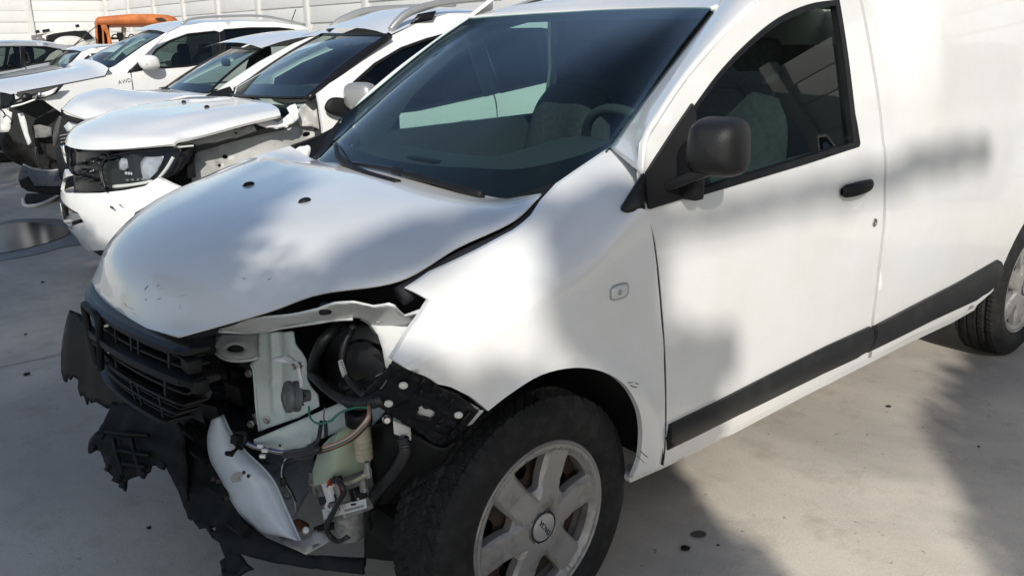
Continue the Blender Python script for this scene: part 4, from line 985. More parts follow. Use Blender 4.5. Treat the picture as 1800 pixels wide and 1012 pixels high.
tube('corrugated_loom', [LN(708, 768, .76), LN(712, 790, .76), LN(702, 815, .73), LN(684, 840, .68), LN(662, 865, .62), LN(645, 888, .58)], .0125, M['cable'], fen, 12, 6, ribs=.0065)
tube('loom_tail', [LN(645, 888, .58), LN(640, 905, .57), LN(645, 925, .56)], .014, M['cable'], fen, 10)
# --- grille and torn bumper plastic
def gr(y, z): return V(.705-.42*y*y-.03*((z-.68)/.12)**2, y, z)
GRS = Surf(gr, -.55, .55, .40, .86)
grl = bpy.data.objects.new('grille', None); COL.objects.link(grl); grl.parent = van
def gbar(nm, pA, pB, r=.010, d=0, m='blackgloss', flat=1.0, n=8, par=None):
    a = GRS.inv(*pA); b = GRS.inv(*pB); P = [gr(a[0]+(b[0]-a[0])*t, a[1]+(b[1]-a[1])*t)+V(d, 0, 0) for t in np.linspace(0, 1, n)]
    return tube(nm, P, r, M[m], par or grl, 6, 1)
# bowed front: slats, dividers, shield-shaped emblem carrier (badge gone)
def gx(y, z): return .668-(.30 if y > 0 else .95)*y*y-.55*max(0, .66-z)**1.5
mesh('grille_backing', [V(gx(y, z)-.055, y, z) for y in np.linspace(-.28, .34, 15) for z in (.58, .77)], [(i*2, i*2+1, i*2+3, i*2+2) for i in range(14)], M['dark'], grl)
def slat(z, y0, y1, h, d, dep=.05, sag=0.0):
    vs = []; n = 26
    for k in range(n+1):
        y = y0+(y1-y0)*k/n; zz = z-sag*(y/.45)**2; e = 1 if 0 < k < n else .6
        x = gx(y, zz); vs += [V(x-dep, y, zz+h*.35), V(x-.004, y, zz+h*e), V(x+d*e, y, zz+h*.55*e), V(x+d*e, y, zz-h*.5*e), V(x-.004, y, zz-h*e), V(x-dep, y, zz-h*.35)]
    fs = [(i*6+k, i*6+(k+1) % 6, (i+1)*6+(k+1) % 6, (i+1)*6+k) for i in range(n) for k in range(6)]
    fs += [tuple(range(6))[::-1], tuple(n*6+k for k in range(6))]
    return mesh('grille_slat', vs, fs, M['blackgloss'], grl, False, fix=True)
slat(.782, -.29, .43, .010, .010); slat(.748, -.29, .42, .005, .002, .05); slat(.722, -.30, .45, .016, .020, .05)
slat(.688, -.30, .41, .005, .002, .05); slat(.660, -.30, .40, .006, .006, .05); slat(.628, -.28, .36, .006, .004, .05); slat(.592, -.26, .31, .010, .012, .05)
slat(.768, -.29, .42, .003, .0, .04); slat(.705, -.30, .42, .003, .0, .04); slat(.612, -.27, .33, .003, .0, .04); slat(.645, -.29, .38, .003, .0, .04)
for y0, z0, z1 in ((.115, .722, .784), (.20, .722, .784), (.235, .722, .784), (.36, .722, .78), (-.13, .722, .784), (-.24, .722, .784), (.09, .660, .722), (.155, .594, .66), (.19, .594, .66), (.29, .60, .66), (.33, .66, .722), (-.12, .60, .66), (-.22, .66, .722)):
    lean = .012
    vs = []
    for dy, z in ((0, z0), (lean, z1)):
        y = y0+dy; x = gx(y, z)+.003; vs += [V(x, y-.006, z), V(x, y+.006, z), V(x-.045, y+.004, z), V(x-.045, y-.004, z)]
    mesh('grille_divider', vs, [(0, 1, 5, 4), (1, 2, 6, 5), (2, 3, 7, 6), (3, 0, 4, 7), (0, 3, 2, 1), (4, 5, 6, 7)], M['blackgloss'], grl, False, fix=True)
def gpt(y, z, d=.0): return V(gx(y, z)+d, y, z)
tube('emblem_carrier', [gpt(*q, .016) for q in ((-.062, .785), (0, .79), (.062, .785), (.052, .735), (.034, .69), (.014, .648), (-.014, .648), (-.034, .69), (-.052, .735))], .0085, M['black'], grl, 8, 4, closed=True)
tube('emblem_bar', [gpt(-.04, .715, .014), gpt(.04, .715, .014)], .008, M['black'], grl, 6, 1); tube('emblem_bar', [gpt(-.036, .70, .014), gpt(.036, .70, .014)], .005, M['black'], grl, 6, 1)
for y, z in ((.425, .755), (.44, .715)): rbox('clip_tab', gpt(y, z, -.01), (.03, .045, .028), M['black'], grl, bev=.004)
for y, z in ((.075, .765), (.07, .70)): rbox('broken_clip', gpt(y, z, .004), (.004, .016, .006), M['whiteplastic'], grl, axes=[nrm(V(1, .3, .2)), nrm(V(-.3, 1, .3)), nrm(V(-.2, -.2, 1))], bev=.001)
# lamp carrier wreckage between grille and bracket
pC = (at(375, 660, x=.52), nrm(V(.85, .45, .2)))
rr_ = random.Random(11)
for (u, v, w, h) in ((360, 640, .10, .05), (385, 690, .12, .03), (350, 690, .06, .05), (420, 690, .05, .06), (400, 650, .04, .05), (370, 720, .12, .05), (410, 740, .06, .05), (340, 655, .05, .03), (425, 665, .03, .05), (395, 715, .07, .02), (345, 735, .10, .04)):
    rbox('carrier_piece', at(u, v, x=(.50 if u < 375 else .40)+rr_.uniform(-.03, .02)), (w, .04, h), M['black'], front, axes=[nrm(V(-.35+rr_.uniform(-.15, .15), .9, -.1+rr_.uniform(-.2, .2))), nrm(V(.9, .35, .1)), nrm(V(.1, .1, 1))], bev=.004)
sheet('carrier_bracket', [(328, 672), (345, 668), (362, 672), (372, 690), (366, 702), (350, 696), (336, 690)], (at(350, 685, x=.545), nrm(V(.8, .5, .3))), mat('dull_dark_bracket', (.05, .05, .045), .6), front, .004, step=.02)
sheet('carrier_plate', jitter([(318, 600), (380, 590), (430, 640), (437, 700), (430, 735), (400, 770), (360, 730), (320, 720)], 3, 4), (at(380, 670, x=.34), nrm(V(.85, .45, .2))), M['dark'], front, .003)
# torn black bumper skin: far half, then lower carrier hanging to the ground
def bm(y, z): return V(.80-.40*y*y-.05*max(0, .45-z), y, z)
sk = [(134, 545), (127, 562), (117, 592), (109, 622), (104, 652), (107, 668), (112, 672), (117, 660), (121, 668), (127, 661), (134, 668), (131, 682), (133, 697), (138, 694), (143, 712), (147, 700), (152, 709), (154, 702), (158, 708), (163, 706), (171, 712), (180, 719), (188, 713), (196, 711), (212, 716), (240, 722), (262, 716), (235, 690), (205, 660), (185, 630), (165, 585), (150, 552)]
bsk = sheet('torn_bumper_skin', sk, (at(160, 650, x=.635), nrm(V(.80, .42, .35))), M['blackgloss'], van, .005, step=.012, off=lambda a, b: .02*math.sin(b*9)+.003*math.sin(a*60))
pT = plane3(at(185, 770, z=.40), at(260, 800, x=.655), at(330, 800, z=.30))
tr = [(200, 706), (176, 757), (157, 772), (156, 796), (166, 790), (175, 791), (186, 815), (194, 832), (206, 846), (215, 857), (218, 862), (219, 843), (236, 838), (261, 828), (263, 816), (276, 818), (291, 816), (301, 838), (318, 870), (330, 880), (325, 760), (300, 720), (250, 712)]
bt = sheet('bumper_undertray', tr, (at(245, 790, x=.635), nrm(V(.70, .30, .62))), M['black'], van, .010, step=.012, off=lambda a, b: .003*(1 if math.sin(a*70) > .3 else 0)+.003*(1 if math.sin(b*85) > .4 else 0))
for k_, (u_, v_, w_) in enumerate(((163, 786, .03), (206, 842, .03), (216, 852, .02), (250, 832, .04), (190, 822, .02), (285, 818, .03), (176, 765, .035))):
    rbox('tray_clip', at(u_, v_, pl=(at(245, 790, x=.645), nrm(V(.7, .3, .62)))), (w_*.6, .012, .016), M['black'], bt, axes=[nrm(V(-.3+.2*math.sin(k_*5), .9, -.2)), nrm(V(.7, .3, .62)), nrm(np.cross(nrm(V(-.3, .9, -.2)), V(.7, .3, .62)))], bev=.003)
for (a, b) in (((186, 760), (260, 765)), ((200, 790), (262, 800)), ((215, 815), (255, 820)), ((200, 770), (216, 840)), ((232, 770), (245, 832))):
    tube('tray_rib', [at(*a, pl=(at(245, 790, x=.64), nrm(V(.7, .3, .62)))), at(*b, pl=(at(245, 790, x=.64), nrm(V(.7, .3, .62))))], .006, M['black'], bt, 5, 1)
uc = [(306, 760), (330, 740), (372, 760), (400, 840), (430, 915), (470, 945), (540, 975), (640, 980), (640, 1010), (560, 1000), (480, 988), (420, 972), (443, 998), (430, 1006), (416, 1013), (402, 1010), (391, 1006), (386, 985), (395, 979), (385, 953), (376, 946), (364, 927), (352, 930), (338, 911), (331, 912), (318, 870), (310, 840), (300, 815)]
sheet('bumper_carrier', uc, (at(370, 880, x=.555), nrm(V(.62, .36, .70))), M['black'], van, .012, step=.012, off=lambda a, b: .005*(1 if math.sin(a*60) > .2 else 0)+.004*(1 if math.sin(b*70) > .5 else 0), holes=[[(372, 925), (379, 922), (383, 932), (377, 936)]])
for q in ((336, 760), (355, 800), (385, 862), (418, 925)):
    rbox('carrier_boss', at(*q, pl=(at(370, 880, x=.565), nrm(V(.62, .36, .70)))), (.05, .03, .02), M['black'], van, axes=[nrm(V(-.3, .9, -.3)), nrm(V(.9, .3, 0)), nrm(V(.3, .2, .9))], bev=.005)
# lower radiator mass so that no daylight shows through
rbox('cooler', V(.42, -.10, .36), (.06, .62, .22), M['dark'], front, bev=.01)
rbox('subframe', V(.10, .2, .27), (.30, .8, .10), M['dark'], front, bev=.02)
# ================================================================= OTHER VEHICLES
def ellip(name, c, ex_, ey_, ez_, m, parent, e=.8, nu=28, nv=16):
    G = []
    for i in range(nv+1):
        ph = -math.pi/2+math.pi*i/nv; cz, sz = math.cos(ph), math.sin(ph); row = []
        for k in range(nu):
            t = 2*math.pi*k/nu; ca, sa = math.cos(t), math.sin(t)
            f = lambda q: math.copysign(abs(q)**e, q)
            row.append(np.array(c)+np.array(ex_)*f(ca)*abs(cz)**e+np.array(ey_)*f(sa)*abs(cz)**e+np.array(ez_)*f(sz))
        G.append(row)
    return gmesh(name, G, m, parent, closed=True)
class Car:
    def __init__(s, name, label, cat, Y, W, tum=.55, zb=1.0):
        s.root = thing(name, label, cat, None); s.Y, s.W, s.yc, s.tum, s.zb = Y, W, Y-W/2, tum, zb
    def y(s, z): return s.Y-max(0, z-s.zb)*s.tum-.05*max(0, (.75-z)/.5)**2-.012*max(0, 1-abs(z-s.zb)/.05)
    def S(s, x, z, d=0): return V(x, s.y(z)+d, z)
    def F(s, x, z, d=0): return V(x, 2*s.yc-s.y(z)-d+.42, z)
    def cp(s, u, v, d=0):
        y = s.Y
        for _ in range(8): P = at(u, v, y=y+d); y = s.y(P[2])
        return P
    def xz(s, px): return [(lambda p: (p[0], p[2]))(s.cp(*q)) for q in px]
    def mir(s, p): return V(p[0], 2*s.yc-p[1], p[2])
    def body(s, ol, holes, m, far=True, step=.07, nm='body_side'):
        o = panel(nm, ol, s.S, m, s.root, holes, step, .02, (0, -1, 0), flip=True)
        if far: panel(nm, ol, s.F, m, s.root, holes, step*1.3, .02, (0, 1, 0))
        return o
    def glass(s, ol, m=None, d=-.008, far=True):
        o = panel('side_window', ol, lambda x, z: s.S(x, z, d), m or M['tint'], s.root, (), .12, flip=True)
        if far: panel('side_window', ol, lambda x, z: s.F(x, z, d), m or M['tint'], s.root, (), .12)
        return o
    def seal(s, ol, r=.008, m='blackgloss'):
        return tube('window_seal', [s.S(x, z, .002) for x, z in ol], r, M[m], s.root, 6, 1, closed=True)
    def lid(s, nm, near, crown, bulge, m, inset=0, rows=9, nfar=None, pw=2.0, hem=.0):
        N = spl(near, 5); n = len(N); G = []
        for j in range(rows):
            t = j/(rows-1); k = 1-abs(2*t-1)**pw; r = []
            for i, p in enumerate(N):
                f = s.mir(p); q = p*(1-t)+f*t; w = i/(n-1)
                r.append(q+V(bulge*k*w**2, 0, crown*k))
            G.append(r)
        return gmesh(nm, G, m, s.root) if not hem else hemmed(nm, G, m, s.root, hem)
    def screen(s, bn, bf, tn, tf, bul=.05, sag=.06, m=None):
        rows = []
        for t in (0, .33, .67, 1):
            a = bn*(1-t)+tn*t; b = bf*(1-t)+tf*t; row = []
            for q in (0, .2, .5, .8, 1):
                p = a*(1-q)+b*q; k = 1-(2*q-1)**2
                row.append(p+V(sag*k, 0, -.0)+nrm(V(.5, 0, .8))*bul*math.sin(math.pi*t)*(.4+.6*k))
            rows.append(row)
        o = patch('windscreen', rows, m or M['glass'], s.root, 4, 4)
        G = grid(rows, 4, 4); n_, m_ = len(G), len(G[0])
        tube('screen_seal', [G[0][j] for j in range(m_)]+[G[i][m_-1] for i in range(1, n_)]+[G[n_-1][j] for j in range(m_-2, -1, -1)]+[G[i][0] for i in range(n_-2, 0, -1)], .010, M['blackgloss'], o, 6, 1, closed=True)
        # dark band along the foot of the glass
        gmesh('screen_border', [[G[i][j]-V(.006, 0, .008) for j in range(m_)] for i in range(0, 3)], M['blackgloss'], o)
        return o
    def cabin(s, x0, x1, zt, seats=True):
        rbox('cabin_floor', V((x0+x1)/2, s.yc, .62), (abs(x1-x0), s.W*.86, .10), M['cabin'], s.root, bev=.02)
        rbox('dashboard', V(x0-.12, s.yc, .86), (.30, s.W*.84, .22), M['cabin'], s.root, bev=.06, seg=3)
        if seats:
            for k, xs in enumerate((x0-.85, x0-1.65)):
                for dy in (-.35, .35):
                    b = ellip('seat', V(xs-.05*k, s.yc+dy, .93), V(.09, 0, 0), V(0, .22, 0), V(-.05, 0, .32), M['cloth'], s.root, .6)
                    ellip('headrest', V(xs-.08-.05*k, s.yc+dy, 1.26), V(.05, 0, 0), V(0, .12, 0), V(0, 0, .09), M['cloth'], b, .6, 16, 10)
    def wheel(s, x, r=.31, y=None, z=.31, near=True, disc=True):
        yy = (s.Y-.11 if near else 2*s.yc-s.Y+.11) if y is None else y
        t = lathe('tyre', [(.19, -.09), (.25, -.10), (.29, -.095), (r, -.07), (r, .07), (.29, .095), (.25, .10), (.2, .09), (.19, .06)], (x, yy, z), (0, 1 if near else -1, 0), M['rubber'], s.root, 40)
        lathe('wheel_disc', [(.0, .05), (.05, .06), (.1, .045), (.17, .06), (.195, .085), (.2, .06)], (x, yy, z), (0, 1 if near else -1, 0), M['alloy'] if disc else M['dark'], t, 32)
M['lampgrey'] = mat('lamp_bowl', (.62, .64, .66), .22, .45)
M['tint'] = glassmat('grey_side_glass', (.30, .36, .34), 1.5)
M['duskglass'] = glassmat('privacy_glass', (.06, .07, .07), 1.5)

# ----------------------------------------------------------------- crossover beside the van, front fender gone
D = Car('white_crossover', 'white crossover with silver roof rails, intact headlight and missing front fender beside the van', 'car', -2.12, 1.66, .62, .98)
fr0 = lambda y, z: V(itp(z, [.15, .30, .40, .55, .75, .88, .95], [-.10, -.01, .03, .03, .0, -.03, -.08])-.5*(y-D.yc)**2, y, z)
DF = Surf(fr0, -3.75, -2.08, .12, 1.0)
side_ol = D.xz([(568, 240), (564, 205), (558, 166), (600, 128), (650, 92), (690, 63), (740, 38), (789, 24)])
side_ol = side_ol+[(-2.7, 1.52), (-3.2, 1.50), (-3.55, 1.42), (-3.80, 1.05), (-3.86, .60), (-3.75, .36), (-1.25, .36), (-1.12, .55)]
winf = D.xz([(622, 146), (658, 114), (705, 86), (750, 70), (795, 58), (820, 55)])+[(-2.22, 1.30), (-2.20, 1.03)]+D.xz([(735, 192), (668, 200), (640, 190)])
winr = [(-2.34, 1.04), (-2.36, 1.30), (-2.34, 1.42), (-2.9, 1.42), (-3.25, 1.38), (-3.45, 1.2), (-3.2, 1.15)]+D.xz([(968, 141)])
D.body(side_ol, [winf, winr], M['white2']); D.glass(winf, M['duskglass']); D.glass(winr, M['duskglass']); D.seal(winf, .010); D.seal(winr, .010)
panel('door_pillar_trim', [(-2.20, 1.02), (-2.22, 1.30), (-2.10, 1.40), (-2.34, 1.42), (-2.36, 1.30), (-2.34, 1.04)], lambda x, z: D.S(x, z, .004), M['blackgloss'], D.root, step=.1, flip=True)
tube('door_gap', [D.S(-2.28, z, .001) for z in (.42, .7, .95, 1.03)], .004, M['ink'], D.root, 6, 3)
hb = D.cp(806, 222, .012)
tube('handle_recess', [D.cp(*q, .002) for q in ((789, 233), (795, 222), (806, 215), (820, 212), (829, 213), (832, 225))], .003, M['greywire'], D.root, 6); tube('door_handle', [D.cp(792, 229, .01), D.cp(806, 226, .03), D.cp(826, 221, .03), D.cp(832, 221, .01)], .010, M['white2'], D.root, 8)
rt = [D.cp(*q) for q in ((684, 62), (740, 38), (789, 24))]+[D.S(-2.7, 1.52), D.S(-3.2, 1.50), D.S(-3.55, 1.42)]
D.lid('roof', rt, .05, 0, M['white2'], pw=2.6)
bn, tn = at(539, 172, y=-2.25), at(683, 62, y=-2.36)
D.screen(bn, at(405, 167, y=-3.42), tn, at(566, 61, y=-3.32), .05, .05)
# black screen pillar trim
tube('pillar_trim', [at(541, 174, y=-2.23), at(580, 143, y=-2.25), at(630, 104, y=-2.30), at(685, 63, y=-2.34)], .022, M['blackgloss'], D.root, 8)
D.lid('pillar_filler', [at(541, 178, y=-2.22), at(580, 146, y=-2.24), at(630, 107, y=-2.29), at(685, 65, y=-2.33)], -.0, 0, M['white2'], rows=2) if False else None
cols = []
for y in (-2.19, -2.215, -2.26, -2.36, -2.5, -2.72, -2.95, -3.18, -3.40, -3.54, -3.64, -3.70):
    q = min(1, abs(y-D.yc)/.76); k = 1-q**2.6; zl = .848+.055*q*q; xf = fr0(y, .86)[0]+.03; xr = -.86-.10*k
    rd_ = -.022*max(0, (q-.93)/.07)
    cols.append([V(xr, y, 1.022+.030*k+rd_), V(xr*.66+xf*.34, y, .995+.036*k+rd_+.010*math.exp(-((q-.55)/.14)**2)), V(xr*.34+xf*.66, y, .962+.040*k+rd_+.010*math.exp(-((q-.55)/.14)**2)), V(xf-.10, y, zl+.045+.045*k+rd_), V(xf-.03, y, zl+.028+.022*k+rd_*.5), V(xf, y, zl)])
G = grid(cols, 7, 3)
dh = hemmed('hood', G, M['white2'], D.root, .015)
# nose lip below the hood edge
for q in ((324, 182), (364, 189)):
    P = min((np.sum((proj(p)-q)**2), tuple(p)) for r in G for p in r)[1]
    ellip('washer_nozzle', V(*P)+V(0, 0, .004), V(.014, 0, 0), V(0, .013, 0), V(0, 0, .010), M['black'], dh, .9, 12, 8)
# front mask
mesh('front_mask', [fr0(y, z)-V(.05, 0, 0) for y in np.linspace(-3.70, -2.34, 20) for z in (.3, .60, .93)], [(i*3+k, i*3+k+1, i*3+k+4, i*3+k+3) for i in range(19) for k in range(2)], M['dark'], D.root)
def dpanel(nm, px, m, d=0.0, n=3, rim=.03, step=.03, par=None, rel=None, smoothpx=True):
    ol = DF.pts([tuple(q) for q in (spl(px, n, True) if n > 1 else px)])
    f = (lambda y, z: fr0(y, z)+V(d, .5*d, 0)) if rel is None else (lambda y, z: fr0(y, z)+V(d+rel(y, z), 0, 0))
    return panel(nm, ol, f, m, par or D.root, (), step, rim, (-1, -.2, 0), flip=False)
lampo = [(186, 280), (200, 273), (232, 268), (275, 264), (314, 262), (317, 267), (305, 290), (288, 310), (263, 324), (230, 330), (190, 335), (184, 326), (178, 298)]
lamp = dpanel('headlight', lampo, M['blackgloss'], -.06, 2, .02)
def dlp(u, v, d=0.0): return fr0(*DF.inv(u, v))+V(d, .4*d, 0)
# reflector bowls and light pipes inside the lamp
for (u, v, ru, rv, tl) in ():
    c0 = dlp(u, v, -.03); sc = 1/330.
    ellip('reflector', c0, V(0, ru*sc*2.0, .012), V(0, -.012, rv*sc*1.35), V(-.03, -.01, 0), M['reflector'], lamp, .8, 20, 12)
sheet('chevron_reflector', [(238, 310), (252, 276), (272, 276), (288, 274), (278, 300), (262, 318), (250, 318)], (dlp(262, 296, -.035), V(1, .55, .1)), M['lampgrey'], lamp, .003, step=.03, off=lambda a, b: .012*math.sin(a*60)*math.cos(b*50))
sheet('chevron_reflector', [(205, 293), (216, 277), (236, 275), (228, 288), (220, 300), (210, 299)], (dlp(220, 287, -.035), V(1, .5, .1)), M['lampgrey'], lamp, .003, step=.03, off=lambda a, b: .010*math.sin(a*70))
tube('daylight_strip', [dlp(196, 329, -.012), dlp(230, 326, -.012), dlp(264, 320, -.012)], .010, M['drl'], lamp, 8)
tube('daylight_strip', [dlp(276, 314, -.012), dlp(290, 296, -.012), dlp(301, 277, -.012)], .009, M['drl'], lamp, 8)
for k in range(5): rbox('lens_rib', dlp(212+k*5, 306+.4*k, -.03), (.01, .012, .014), M['clearplastic'], lamp, bev=.002)
for k in range(4): rbox('lens_rib', dlp(214+k*9, 318-.4*k, -.03), (.01, .03, .008), M['silver'], lamp, bev=.002)
dpanel('lamp_lens', lampo, M['clearglass'], .0, 2, 0, .05, lamp)
tube('lamp_rim', [dlp(*q) for q in lampo], .007, M['blackgloss'], lamp, 6, 3, closed=True)
gro = [(131, 253), (160, 262), (191, 271), (182, 284), (176, 298), (182, 328), (187, 336), (160, 326), (140, 314), (131, 304), (125, 292), (125, 268)]
gpl = dpanel('grille', gro, M['blackgloss'], -.03, 2, .03)
# grille blocks
rg = random.Random(3)
for r_ in range(5):
    for c_ in range(6):
        u = 136+c_*9+r_*1.5; v = 264+r_*12+c_*2.6
        if inpoly(u, v, gro): rbox('grille_block', dlp(u, v, -.012), (.03, .055, .018), M['blackgloss'], gpl, axes=[nrm(V(1, .3, 0)), nrm(V(-.3, 1, .15)), V(0, 0, 1)], bev=.006)
for q in ((163, 279, 170, 277), (158, 286, 166, 284), (170, 290, 176, 287), (160, 302, 167, 299), (150, 283, 156, 281)): tube('grille_glint', [dlp(q[0], q[1], .004), dlp(q[2], q[3], .004)], .004, M['chrome'], gpl, 6, 1)
tube('grille_edge', [dlp(*q, .002) for q in gro], .005, M['blackgloss'], gpl, 6, 3, closed=True)
bumpo = [(124, 297), (133, 308), (155, 323), (187, 338), (230, 333), (265, 326), (288, 311), (310, 322), (330, 330), (330, 420), (260, 430), (185, 432), (178, 418), (170, 402), (165, 388), (155, 372), (135, 360), (116, 346), (113, 330), (114, 316)]
dpanel('front_bumper', bumpo, M['white2'], .03, 1, .02, .03, rel=lambda y, z: .02*math.sin(max(0, min(1, (z-.35)/.3))*math.pi))
dpanel('bumper_grille', [(115, 347), (135, 361), (155, 373), (165, 389), (172, 405), (178, 420), (165, 420), (120, 392), (117, 365)], M['silver'], .02, 2, .05)
pq = [dlp(119, 356, .06), dlp(139, 365, .06), dlp(145, 399, .06), dlp(122, 383, .06)]
pt = mesh('number_plate', pq, [(0, 1, 2, 3)], M['plate'], D.root, False); solid(pt, .006)
rbox('scuff', dlp(213, 361, .052), (.004, .05, .010), M['ink'], D.root, bev=.001)
rbox('scuff', dlp(228, 357, .052), (.003, .03, .005), M['ink'], D.root, bev=.001)
# inner structure where the fender is missing
pA = (at(440, 250, y=-2.36), nrm(V(.10, 1, .22)))
ap = sheet('inner_apron', [(344, 268), (400, 252), (458, 237), (497, 229), (523, 221), (547, 215), (566, 228), (566, 262), (480, 290), (400, 310), (338, 330), (336, 300)], pA, M['greyprimer'], D.root, .004, step=.03, off=lambda a, b: .01*math.sin(a*14)+.006*math.sin(b*40), holes=[[(397+5*math.cos(t), 275+4*math.sin(t)) for t in np.linspace(0, 6.28, 10, endpoint=False)], [(386+3*math.cos(t), 291+3*math.sin(t)) for t in np.linspace(0, 6.28, 8, endpoint=False)], [(532, 236), (536, 232), (545, 232), (546, 237), (540, 240), (534, 240)]])
sheet('upper_rail', [(316, 249), (335, 244), (390, 232), (446, 221), (451, 230), (420, 240), (380, 249), (334, 257), (320, 256)], (at(390, 240, y=-2.28), nrm(V(.1, .85, .5))), M['greyprimer'], D.root, .006, step=.02, off=lambda a, b: .006*math.sin(a*50), holes=[[(415+3*math.cos(t), 233+2.4*math.sin(t)) for t in np.linspace(0, 6.28, 8, endpoint=False)]])
sheet('rail_recess', [(330, 256), (452, 229), (500, 220), (500, 230), (400, 254), (345, 268), (334, 264)], (at(400, 247, y=-2.40), nrm(V(.1, 1, .1))), mat('recess_grey', (.14, .14, .135), .8), D.root, .003)  # even dark grey sheet between the upper rail and the apron
sheet('hinge_arm', [(446, 214), (478, 209), (488, 214), (500, 208), (510, 198), (505, 188), (512, 184), (519, 183), (525, 196), (523, 210), (514, 218), (498, 222), (468, 225), (455, 220)], (at(490, 205, y=-2.26), nrm(V(.15, .8, .55))), M['white2'], D.root, .010, step=.02, off=lambda a, b: .008*math.sin(a*45+b*30))
sheet('hinge_pillar', [(520, 195), (532, 186), (543, 177), (557, 177), (561, 200), (566, 230), (548, 222), (528, 222)], (at(545, 205, y=-2.30), nrm(V(.45, .85, .2))), M['greyprimer'], D.root, .006, step=.02, off=lambda a, b: .016*math.sin(a*50)*math.cos(b*35))
tube('pillar_gap', [at(556, 172, y=-2.22), at(562, 200, y=-2.2), at(566, 236, y=-2.19)], .012, M['ink'], D.root, 6)
rbox('black_bracket', at(332, 262, y=-2.28), (.06, .05, .05), M['black'], D.root, bev=.006); rbox('black_bracket', at(332, 285, y=-2.3), (.04, .05, .16), M['black'], D.root, bev=.006)
rbox('white_tab', at(322, 257, y=-2.24), (.09, .05, .008), M['inner'], D.root, bev=.002)
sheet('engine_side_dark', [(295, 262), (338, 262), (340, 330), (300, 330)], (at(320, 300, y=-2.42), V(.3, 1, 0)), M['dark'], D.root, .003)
rbox('engine_bay', V(-.55, -2.95, .62), (.8, 1.05, .50), M['dark'], D.root, bev=.02)
# mirror
mc = at(634, 170, y=-2.0)
ellip('door_mirror', mc, V(.055, .02, 0), V(-.03, .095, 0), V(0, 0, .075), M['silver'], D.root, .62)
ellip('mirror_base', at(604, 190, y=-2.09), V(.10, -.01, .03), V(0, .02, 0), V(-.03, 0, .045), M['black'], D.root, .7, 20, 12)
# roof rails
def rail(px, y, m='silver'):
    P = [at(u, v, y=y) for u, v in px]
    o = tube('roof_rail', P, lambda t: .018+.006*math.sin(math.pi*min(1, t*1.2)), M[m], D.root, 10)
    b = P[0]; return o
r1 = rail([(686, 53), (700, 37), (720, 22), (760, 9), (810, 2), (880, -3)], -2.42); r2 = rail([(576, 54), (592, 41), (612, 30), (650, 18), (733, 12), (800, 8)], -3.42)
for q, y in (((733, 33), -2.42), ((632, 34), -3.42)): sheet('rail_foot', [(q[0]-12, q[1]+10), (q[0]+2, q[1]-8), (q[0]+34, q[1]-14), (q[0]+28, q[1]+2)], (at(q[0], q[1], y=y), V(.2, 1, .2)), M['blackgloss'], D.root, .01)
D.cabin(-1.15, -3.5, 1.4); D.wheel(-2.95); D.wheel(-.42, near=False); D.wheel(-2.95, near=False); D.wheel(-.42, y=-2.45)
rbox('wiper_arm', at(430, 172, y=-3.1), (.02, .30, .015), M['black'], D.root, axes=[V(1, 0, .3), nrm(V(.1, 1, 0)), V(-.3, 0, 1)], bev=.004)
sheet('cowl_corner', [(361, 168), (380, 160), (404, 152), (412, 166), (405, 172), (380, 171)], (at(390, 165, y=-3.5), V(.4, .4, .8)), M['black'], D.root, .004)
ellip('interior_mirror', at(590, 78, y=-2.9), V(.02, 0, 0), V(0, .10, 0), V(0, 0, .03), M['black'], D.root, .6, 16, 8)

# ----------------------------------------------------------------- second white car with a buckled hood
C = Car('white_sedan', 'white car with a buckled hood and chrome-studded grille between the two crossovers', 'car', -4.85, 1.66, .50, .98)
pil = C.xz([(372, 168), (398, 147), (456, 109), (514, 78), (545, 66), (600, 60)])
ol = [(-.90, .42), (-.86, .80)]+C.xz([(215, 199)])+[(-1.3, .97)]+pil+[(-3.0, 1.40), (-3.6, 1.30), (-3.95, 1.0), (-4.0, .5), (-3.7, .34), (-1.1, .34)]
w1_ = [(p[0]-.03, p[1]-.035) for p in C.xz([(402, 150), (456, 116), (514, 86), (545, 76), (600, 72)])]+[(-3.3, 1.27), (-3.5, 1.08), (-2.6, 1.02)]
C.body(ol, [w1_], M['white2']); C.glass(w1_); C.seal(w1_, .012)
C.lid('roof', [C.cp(459, 85), C.cp(500, 72), C.cp(545, 64), C.cp(600, 60), C.S(-3.0, 1.40), C.S(-3.6, 1.30)], .05, -.05, M['white2'], pw=2.4)
C.screen(at(366, 163, y=-4.98), at(286, 158, y=-6.05), at(459, 87, y=-5.12), at(407, 84, y=-5.95), .04, .05)
# buckled hood: crest lines
rows = [[at(372, 167, y=-4.95), at(300, 185, y=-4.90), at(250, 192, y=-4.88), at(210, 198, y=-4.88), at(175, 205, y=-4.95), at(151, 211, y=-5.05)],
        [at(366, 163, y=-5.15), at(300, 172, y=-5.1), at(240, 178, y=-5.05), at(195, 184, y=-5.1), at(155, 190, y=-5.15), at(128, 203, y=-5.25)],
        [at(330, 161, y=-5.5), at(280, 163, y=-5.45), at(228, 165, y=-5.4), at(185, 166, y=-5.4), at(140, 177, y=-5.4), at(112, 195, y=-5.45)],
        [at(290, 158, y=-6.0), at(250, 160, y=-5.9), at(210, 159, y=-5.8), at(176, 158, y=-5.75), at(136, 170, y=-5.75), at(109, 194, y=-5.7)],
        [at(285, 159, y=-6.3), at(245, 163, y=-6.2), at(205, 165, y=-6.1), at(170, 167, y=-6.0), at(134, 180, y=-6.0), at(109, 198, y=-5.9)]]
patch('hood', rows, M['white2'], C.root, 6, 6, .012)
pF = (at(128, 240, y=-5.15), nrm(V(.8, .6, .1)))
fF = onp(pF)
